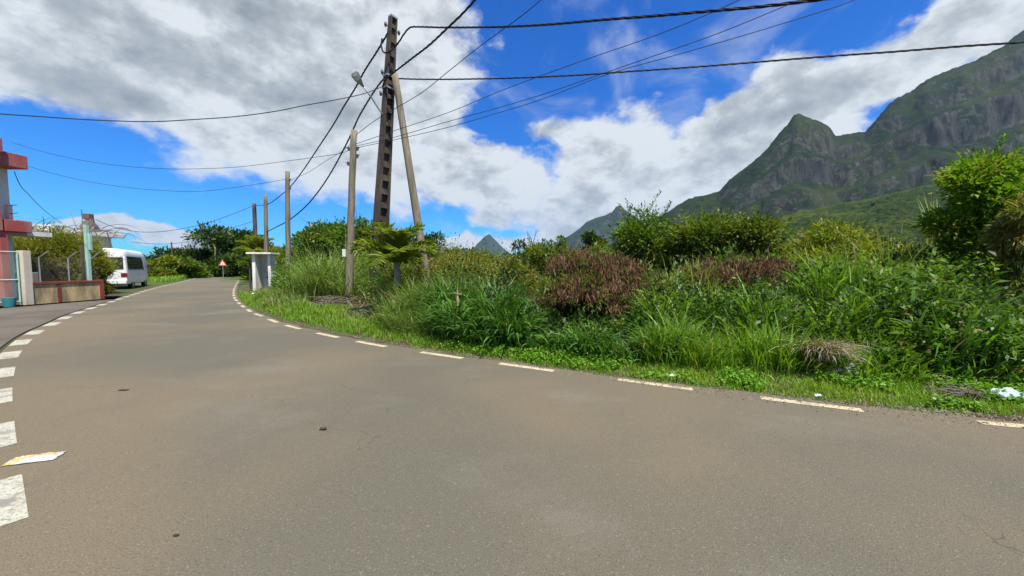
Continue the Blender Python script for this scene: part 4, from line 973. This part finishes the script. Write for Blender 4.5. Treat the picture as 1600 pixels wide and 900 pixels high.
# ------------------------------------------------------------------ minibus
M['bus_white'] = worn('bus_paint', (.74, .74, .73), (.5, .48, .44), 1.5, .35, .32, 0, .5, bump=.03)
m = MT('dark_glass'); m.col((.02, .026, .03)); m.rough(.08, .6); M['glass'] = m.m
M['tail'] = worn('tail_lamp', (.16, .015, .02), (.1, .01, .01), 5, .3, .25)
M['tyre'] = worn('tyre', (.02, .02, .02), (.07, .06, .05), 6, .5, .9)
def minibus():
    Lb, Wb, Hb = 6.3, 2.05, 2.78
    root = empty('minibus', (0, 0, 0)); tag(root, 'white minibus parked beside the road, seen from behind', 'minibus')
    def sec(y):
        tf = max(0, (y - (Lb / 2 - 1.1)) / 1.1); tr_ = max(0, (-Lb / 2 + .35 - y) / .35)
        top = Hb - .62 * tf ** 1.8 - .10 * tr_ ** 2; hw = Wb / 2 - .06 * tf - .03 * tr_; bot = .36
        P = [(-hw + .05, bot), (-hw, bot + .12), (-hw, 1.25), (-hw + .07, 2.3), (-hw + .12, top - .22), (-hw + .24, top - .10), (-hw + .5, top - .03), (0, top)]
        P += [(-x, z) for x, z in P[-2::-1]]; return [Vector((x, y, z)) for x, z in P]
    ysx = [-Lb / 2, -Lb / 2 + .06, -Lb / 2 + .18, -Lb / 2 + .4] + [-Lb / 2 + .4 + k * .5 for k in range(1, 10)] + [Lb / 2 - 1.1, Lb / 2 - .8, Lb / 2 - .5, Lb / 2 - .25, Lb / 2 - .08, Lb / 2]
    ysx = sorted(set(ysx)); secs = [sec(y) for y in ysx]; k0 = .97
    secs[0] = [Vector((p.x * k0, p.y, 1.3 + (p.z - 1.3) * .97)) for p in secs[0]]; secs[-1] = [Vector((p.x * .96, p.y, 1.2 + (p.z - 1.2) * .94)) for p in secs[-1]]
    mb = MB(); n = len(secs[0])
    for s in secs: mb.v += [tuple(p) for p in s]
    for i in range(len(secs) - 1):
        for k in range(n - 1): mb.f.append((i * n + k, i * n + k + 1, (i + 1) * n + k + 1, (i + 1) * n + k))
        mb.f.append((i * n + n - 1, i * n, (i + 1) * n, (i + 1) * n + n - 1))
    mb.f.append(tuple(range(n))); mb.f.append(tuple((len(secs) - 1) * n + k for k in range(n)))
    body = mb.build('body', M['bus_white'], root, True)
    md = body.modifiers.new('es', 'EDGE_SPLIT'); md.split_angle = R(40)
    for s in (-1, 1):
        for (ya, yb) in ((-2.92, -1.9), (-1.86, -.86), (-.82, .18), (.22, 1.2)):
            x = Wb / 2; mq = MB()
            a = [(s * (x - .006), ya, 1.36), (s * (x - .006), yb, 1.36), (s * (x - .068), yb, 2.24), (s * (x - .068), ya, 2.24)]
            b_ = [(p[0] + s * .016, p[1], p[2]) for p in a]
            mq.quad(*b_); [mq.quad(a[i], a[(i + 1) % 4], b_[(i + 1) % 4], b_[i]) for i in range(4)]
            w = mq.build('window', M['glass'], root)
            MB().box((s * (x + .0), (ya + yb) / 2, 1.315), (.04, yb - ya, .03)).build('window_rail', M['dark_metal'], w)
        mq = MB(); x = Wb / 2 - .012; a = [(s * x, 1.3, 1.25), (s * (x - .02), 2.0, 1.25), (s * (x - .07), 1.75, 2.0), (s * (x - .05), 1.3, 2.02)]
        b_ = [(p[0] + s * .02, p[1], p[2]) for p in a]; mq.quad(*b_); [mq.quad(a[i], a[(i + 1) % 4], b_[(i + 1) % 4], b_[i]) for i in range(4)]
        mq.build('front_side_window', M['glass'], root)
        MB().box((s * .84, -Lb / 2 - .012, .98), (.30, .05, .26)).build('tail_lamp', M['tail'], root, bevel=.015)
        for yy in (-1.75, 2.05):
            wh = MB().tube([(s * .78, yy, .38), (s * 1.01, yy, .38)], .38, 22).build('wheel', M['tyre'], root)
            MB().tube([(s * .9, yy, .38), (s * 1.018, yy, .38)], [.21, .19], 16).build('rim', M['metal'], wh)
            MB().tube([(s * .9, yy, .40), (s * 1.012, yy, .40)], .46, 20).build('wheel_arch', M['dark_metal'], root)
        MB().tube([(s * 1.0, 2.55, 1.5), (s * 1.22, 2.7, 1.55)], .02, 6).build('mirror_arm', M['black'], root)
        MB().box((s * 1.24, 2.7, 1.42), (.10, .16, .42)).build('mirror', M['black'], root, bevel=.02)
    MB().box((0, -Lb / 2 - .015, 1.78), (1.66, .05, .78)).build('rear_window', M['glass'], root, bevel=.02)
    MB().box((0, -Lb / 2 - .03, .5), (1.9, .12, .24)).build('rear_bumper', M['bus_white'], root, bevel=.03)
    MB().box((0, 0, .42), (1.8, 5.6, .2)).build('chassis', M['black'], root)
    MB().box((0, -Lb / 2 - .02, .88), (.5, .02, .13)).build('number_plate', M['white_paint'], root)
    return root
bus = minibus(); th = R(35)
rc = Vector((XatY(200, 25.3), 25.3, 0)); dd_ = Vector((-math.sin(th), math.cos(th), 0)); rt = Vector((math.cos(th), math.sin(th), 0))
bus.location = rc + dd_ * 3.15 - rt * 1.02 + Vector((0, 0, -.02)); bus.rotation_euler = (0, 0, th)

# ------------------------------------------------------------------ yard wall, gate, fence
M['wall_yellow'] = worn('yellow_render', (.58, .42, .20), (.12, .095, .06), 1.6, .85, .9)
M['red_brown'] = worn('red_brown_paint', (.26, .055, .035), (.12, .04, .03), 3, .6, .7)
M['red_roof'] = worn('faded_red_paint', (.36, .07, .06), (.34, .22, .19), 2.6, .8, .8)
M['cream'] = worn('cream_wall', (.58, .50, .38), (.28, .24, .18), 1.2, .5, .85)
M['offwhite'] = worn('offwhite_wall', (.60, .57, .52), (.34, .30, .26), 1.0, .5, .85)
M['mint'] = worn('mint_paint', (.34, .56, .46), (.22, .26, .2), 5, .5, .6)
M['blue_pipe'] = worn('blue_pipe', (.10, .17, .30), (.12, .14, .18), 5, .4, .6)
WX = -19.35
wl = empty('boundary_wall', (WX, 16.2, -.02)); tag(wl, 'low stained yellow boundary wall with a red brown coping', 'wall')
MB().box((0, 0, .40), (.18, 2.5, .80)).build('panel', M['wall_yellow'], wl)
MB().box((0, -.02, .855), (.26, 2.58, .10)).build('coping', M['red_brown'], wl, bevel=.01)
MB().box((0, 1.22, .46), (.25, .16, .94)).build('pier', M['red_brown'], wl); MB().box((.0, -.42, .405), (.22, .12, .80)).build('pier', M['red_brown'], wl)
MB().box((-1.25, 1.18, .40), (2.3, .16, .80)).build('side_panel', M['wall_yellow'], wl)
gp = empty('gate_pillar', (WX, 14.78, -.02)); tag(gp, 'cream gate pillar between the mint gate and the yellow wall', 'pillar')
MB().box((0, 0, 1.08), (.26, .26, 2.16)).build('shaft', M['cream'], gp, bevel=.015)
gt = empty('metal_gate', (WX, 13.2, -.0)); tag(gt, 'pale mint metal gate with wire mesh at the left edge', 'gate')
mb = MB()
for y in (-1.38, -.7, 0, .7, 1.38): mb.tube([(0, y, .12), (0, y, 2.1)], .028, 8)
for z in (.14, 1.0, 2.08): mb.tube([(0, -1.38, z), (0, 1.38, z)], .026, 8)
mb.build('frame', M['mint'], gt)
def mesh_net(w, h, step, r=.0022):
    mb = MB(); n_ = int((w + h) / step)
    for i in range(-int(h / step), int(w / step) + 1):
        for sgn in (0, 1):
            a0 = i * step; p = []
            for t in (0, h):
                yv = a0 + t if not sgn else a0 + (h - t); p.append((yv, t))
            (ya, za), (yb, zb) = p
            def clip(ya, za, yb, zb):
                if ya > yb: ya, za, yb, zb = yb, zb, ya, za
                if yb <= 0 or ya >= w: return None
                if ya < 0: k = (0 - ya) / (yb - ya); ya, za = 0, za + (zb - za) * k
                if yb > w: k = (w - ya) / (yb - ya); yb, zb = w, za + (zb - za) * k
                return ya, za, yb, zb
            c = clip(ya, za, yb, zb)
            if c: mb.tube([(0, c[0], c[1]), (0, c[2], c[3])], r, 3, False)
    return mb
for k in range(4):
    o = mesh_net(.66, 1.86, .09).build('mesh', M['mint'], gt); o.location = (0, -1.36 + k * .69, .16)
bk = MB().tube([(0, 0, 0), (0, 0, .34)], [.15, .19], 16).build('bucket', worn('teal_plastic', (.04, .22, .24), (.05, .12, .12), 4, .3, .5), loc=(WX + .35, 14.0, -.005)); tag(bk, 'teal plastic bucket standing in front of the mint gate', 'bucket')
fn = empty('wire_fence', (WX, 16.2, .88)); tag(fn, 'rusty wire mesh fence on top of the yellow wall', 'fence')
o = mesh_net(2.45, 1.0, .075, .003).build('mesh', M['dark_metal'], fn); o.location = (0, -1.22, 0.02)
def fpost(y, h=1.0, mat='metal'):
    mb = MB().tube([(0, y, 0), (0, y, h), (.30, y + .1, h + .28)], .026, 6); mb.build('post', M[mat], fn)
fpost(-.95); fpost(.05)
mp = empty('mint_post', (WX + .02, 17.0, .88)); tag(mp, 'tall pale mint steel post with a slanting arm on the wall end', 'post')
MB().box((0, 0, .0 + 1.25), (.12, .12, 2.55)).build('shaft', M['mint'], mp)
MB().box((.12, .02, 1.75), (.10, .10, .75)).build('box', M['mint'], mp, bevel=.01)
MB().tube([(.05, .05, .95), (.45, .15, 1.35)], .025, 6).build('arm', M['metal'], mp)
MB().box((-.1, -.14, .6), (.08, .08, 2.0)).build('old_post', M['bark'], mp)
st = MB().box((0, 0, .24), (.16, .2, .5)).build('wooden_stump', M['bark_pale'], bevel=.02, loc=(WX - .9, 15.75, .75)); tag(st, 'short pale wooden stump just inside the yellow wall', 'stump')
st.location.z = .0; st.scale = (1, 1, 2.6)

# building at the left edge
bd = empty('house', (-22.3, 16.7, 0)); tag(bd, 'two storey house with faded red roof edges at the left edge', 'house')
MB().box((-4.5, -5, 3.0), (9, 10, 6.0)).build('wall', M['offwhite'], bd)
MB().box((-4.1, -.35, 6.1), (9.8, .9, .58)).build('roof', M['red_roof'], bd, bevel=.02)
MB().box((-4.0, -5.8, 6.58), (9.9, 10, .58)).build('roof', M['red_roof'], bd, bevel=.02)
MB().box((.42, -.38, 3.27), (.82, .9, .50)).build('balcony_slab', M['red_roof'], bd, bevel=.02)
MB().box((.42, -5.9, 3.42), (.86, 10, .80)).build('balcony_slab', M['red_roof'], bd, bevel=.02)
MB().box((.66, -.85, 1.5), (.24, .24, 3.0)).build('column', M['red_roof'], bd)
MB().box((.66, -4.0, 1.5), (.24, .24, 3.0)).build('column', M['red_roof'], bd)
MB().tube([(.62, -.95, 3.8), (.62, -.95, 6.2)], .055, 10).build('drain_pipe', M['blue_pipe'], bd)
MB().box((.1, -.12, 3.88), (.14, .14, .72)).build('balcony_post', M['cream'], bd)
mb = MB()
for z in (4.05, 4.4): mb.tube([(.66, -.95, z), (.66, -9.5, z)], .02, 6); mb.tube([(.1, -.12, z - .2), (.7, -.3, z - .2)], .02, 6)
mb.build('railing', M['blue_pipe'], bd)
for y in (-2.6, -6):
    w = MB().box((.012, y, 4.9), (.05, 1.3, 1.3)).build('window', M['glass'], bd); MB().box((.03, y, 4.22), (.1, 1.5, .08)).build('sill', M['cream'], w)
MB().box((.012, -2.6, 1.1), (.05, 1.1, 2.2)).build('door', M['bark'], bd)
# neighbouring flat-roofed house behind the bush
hb_ = empty('flat_roofed_house', (-31.8, 27.5, 0.3), R(10)); tag(hb_, 'low house with a pale flat concrete roof behind the olive bush', 'house')
MB().box((-4.2, 1.5, 1.6), (8.0, 2.8, 3.8)).build('wall', M['offwhite'], hb_)
MB().box((-4.0, 1.1, 3.67), (9.6, 3.6, .30)).build('roof', M['whitewash'], hb_, bevel=.03)
MB().box((-4.5, -.05, 4.05), (6.0, .15, .40)).build('parapet', M['whitewash'], hb_)
for x in (-5.6, -2.4):
    w = MB().box((x, .09, 1.8), (1.2, .06, 1.2)).build('window', M['glass'], hb_); MB().box((x, .05, 1.15), (1.4, .14, .08)).build('sill', M['cream'], w)
mb = MB(); rr2 = random.Random(2)
for i in range(9):
    z = 3.8 + i * .10; s = .6 * (1 - i / 13); mb.box((0.0 + rr2.uniform(-.1, .1), .8, z + .1), (s * 1.6, s * 1.4, .24), Matrix.Rotation(rr2.uniform(-.5, .5), 3, 'Z'))
mb.build('stone_stack', worn('old_stone', (.20, .17, .14), (.08, .07, .055), 3, .7), hb_, bevel=.03)
MB().box((0.0, .8, 4.98), (.42, .42, .42)).build('chimney', worn('old_brick', (.16, .08, .065), (.07, .05, .045), 4, .7), hb_, bevel=.03)
MB().tube([(-.4, .8, 3.8), (-.4, .8, 5.5)], .02, 5).build('antenna', M['dark_metal'], hb_)
MB().box((.1, .55, 3.0), (.9, .9, .2)).build('awning', M['white_paint'], bd)
# leafless climber
mb = MB(); rv = random.Random(12)
for i in range(60):
    p = Vector((rv.uniform(-5.2, 2.6), rv.uniform(-.5, .5), rv.uniform(3.2, 4.0))); a = rv.uniform(-1, 1); pts = [p]
    dirr = Vector((math.copysign(1, a) * rv.uniform(.4, 1), rv.uniform(-.3, .3), rv.uniform(.3, 1.2))).normalized()
    for k in range(9):
        dirr = (dirr + Vector((rv.uniform(-.15, .15), rv.uniform(-.1, .1), -.17))).normalized(); pts.append(pts[-1] + dirr * .26)
    mb.tube(pts, [.024 * (1 - k / 11) for k in range(10)], 4)
for i in range(8): x = rv.uniform(-4.5, 2); mb.tube([(x, 0, 0), (x + .2, .1, 2), (x - .2, 0, 3.9)], .035, 5)
o = mb.build('bare_climber', M['twig'], loc=(-29.0, 25.2, 0.1)); tag(o, 'leafless arching tangle of twigs over the flat roofed house', 'shrub')

# ------------------------------------------------------------------ litter and small things
def crumple(name, label, cat, px, py, sx, sy, sz, mats, seed, z=0.0, rot=0.0, n=14):
    p = at(px, py, z)
    for _ in range(4): p = at(px, py, max(0, gzs(p.x, p.y)) if px > 380 else 0)
    V = []; 
    for j in range(n):
        for i in range(n):
            u = i / (n - 1) * 2 - 1; v = j / (n - 1) * 2 - 1; e_ = 1 - .25 * mnoise.noise(Vector((u * 2 + seed, v * 2, 1)))
            hh = sz * (.5 + .9 * mnoise.noise(Vector((u * 2.2, v * 2.2 + seed, 0))) + .35 * abs(mnoise.noise(Vector((u * 4, v * 4, seed))))) * (1 - max(abs(u), abs(v)) ** 4)
            V.append((u * sx / 2 * e_, v * sy / 2 * e_, max(.004, hh)))
    ii, jj = np.meshgrid(np.arange(n - 1), np.arange(n - 1)); q = (jj * n + ii).ravel()
    o = np_obj(name, np.array(V), np.stack([q, q + 1, q + n + 1, q + n], 1), mats); o.location = (p.x, p.y, (gzs(p.x, p.y) + (.06 if sz > .08 else .015) if z > 0 else .005)); o.rotation_euler = (0, 0, rot)
    so = o.modifiers.new('thick', 'SOLIDIFY'); so.thickness = .003
    return tag(o, label, cat)
m = MT('printed_film'); c = m.mix(m.rng(m.noise(9, 2), .45, .5), (.45, .31, .10), (.42, .45, .50)); c = m.mix(m.rng(m.noise(14, 3, coord='Generated'), .56, .60), c, (.62, .60, .54)); m.col(c); m.rough(.35, .5); M['film'] = m.m
crumple('food_wrapper', 'crumpled pale yellow and white printed wrapper on the road', 'wrapper', 54, 718, .30, .14, .035, M['film'], 3, rot=.35)
M['plastic'] = worn('thin_plastic', (.38, .47, .46), (.25, .3, .3), 5, .3, .35)
M['film_bw'] = worn('black_plastic', (.03, .03, .035), (.5, .5, .5), 7, .9, .3)
crumple('plastic_bag', 'pale crumpled plastic bag in the grass at the right edge', 'plastic bag', 1574, 627, .34, .2, .09, M['plastic'], 5, .12)
crumple('plastic_cup', 'small pale blue plastic scrap left of the pale plastic bag', 'litter', 1526, 608, .07, .07, .07, M['plastic'], 8, .2)
crumple('plastic_scrap', 'small white scrap in the verge grass above the road marking', 'litter', 1277, 619, .08, .05, .035, M['plastic'], 9, .1)
crumple('paper_scrap', 'crumpled white paper at the road edge right of the brown bush', 'litter', 1049, 589, .08, .05, .04, M['white_paint'], 10, .1)
crumple('plastic_sheet', 'black and white torn plastic sheet under the dry straw', 'plastic sheet', 1318, 592, .5, .26, .15, M['film_bw'], 12, .14, .2)
crumple('paper_scrap', 'white scrap on the soil beside the concrete shelter', 'litter', 404, 461, .5, .3, .1, M['white_paint'], 14, .05)
M['dry_leaf'] = worn('dry_leaf', (.05, .035, .025), (.03, .02, .015), 9, .5)
for i, (px, py, s, lab) in enumerate(((193, 610, .10, 'flat dark leaf on the road left of the middle'), (505, 672, .06, 'small brown clod in the middle of the road'), (275, 838, .03, 'tiny dark leaf near the bottom of the road'), (205, 494, .12, 'small pale chip on the far left lane'))):
    o = crumple('fallen_leaf' if i != 1 else 'mud_clod', lab, 'leaf' if i != 1 else 'clod', px, py, s, s * .45, .012 if i != 1 else .03, M['dry_leaf'] if i < 3 else M['straw'], 20 + i, n=8)
# small stones on the road
mb = MB(); rs_ = random.Random(4)
# dry straw heap
X0 = at(1292, 585, .12); rngs = np.random.default_rng(77); n = 420
V, Fq = blades(rngs, rngs.normal(0, .13, n), rngs.normal(0, .08, n), np.full(n, .26) + rngs.uniform(-.05, .08, n), rngs.uniform(.25, .6, n), np.full(n, .011), az=rngs.normal(-1.9, .75, n), lean=.9, curve=1.3, segs=6)
o = np_obj('straw_heap', V, Fq, M['straw']); o.location = (X0.x, X0.y + .12, gzs(X0.x, X0.y + .1)); tag(o, 'drooping heap of dry straw over the torn plastic sheet', 'straw')
def brush(label, px, py, n, w, h, seed, z=.15):
    r_ = random.Random(seed); p = at(px, py, z); mb = MB()
    for i in range(n):
        a = r_.uniform(0, 6.28); L = r_.uniform(.3, 1) * w; c = Vector((r_.gauss(0, w * .3), r_.gauss(0, w * .2), r_.uniform(0, h)))
        d_ = Vector((math.cos(a), math.sin(a) * .6, r_.uniform(-.25, .35))) * L / 2; s_ = Vector((r_.gauss(0, .05), r_.gauss(0, .05), r_.uniform(0, .08)))
        A_ = c - d_; B_ = c + d_; A_.z = max(A_.z, .0); B_.z = max(B_.z, 0)
        mb.tube([A_, c + s_, B_], [.007 * p.y / 8, .008 * p.y / 8, .003], 4)
    o = mb.build('brushwood', M['twig'], loc=(p.x, p.y, gzs(p.x, p.y))); return tag(o, label, 'brushwood')
brush('pile of dry branches left of the wooden pole foot', 520, 484, 60, .9, .25, 1)
brush('dry twigs on the bare soil below the concrete pole', 575, 497, 40, .8, .15, 2)
brush('few dry twigs on the verge below the white board', 442, 478, 45, 1.0, .12, 3)
brush('dry twigs at the verge near the pale plastic bag', 1500, 612, 60, .4, .10, 4, .12)
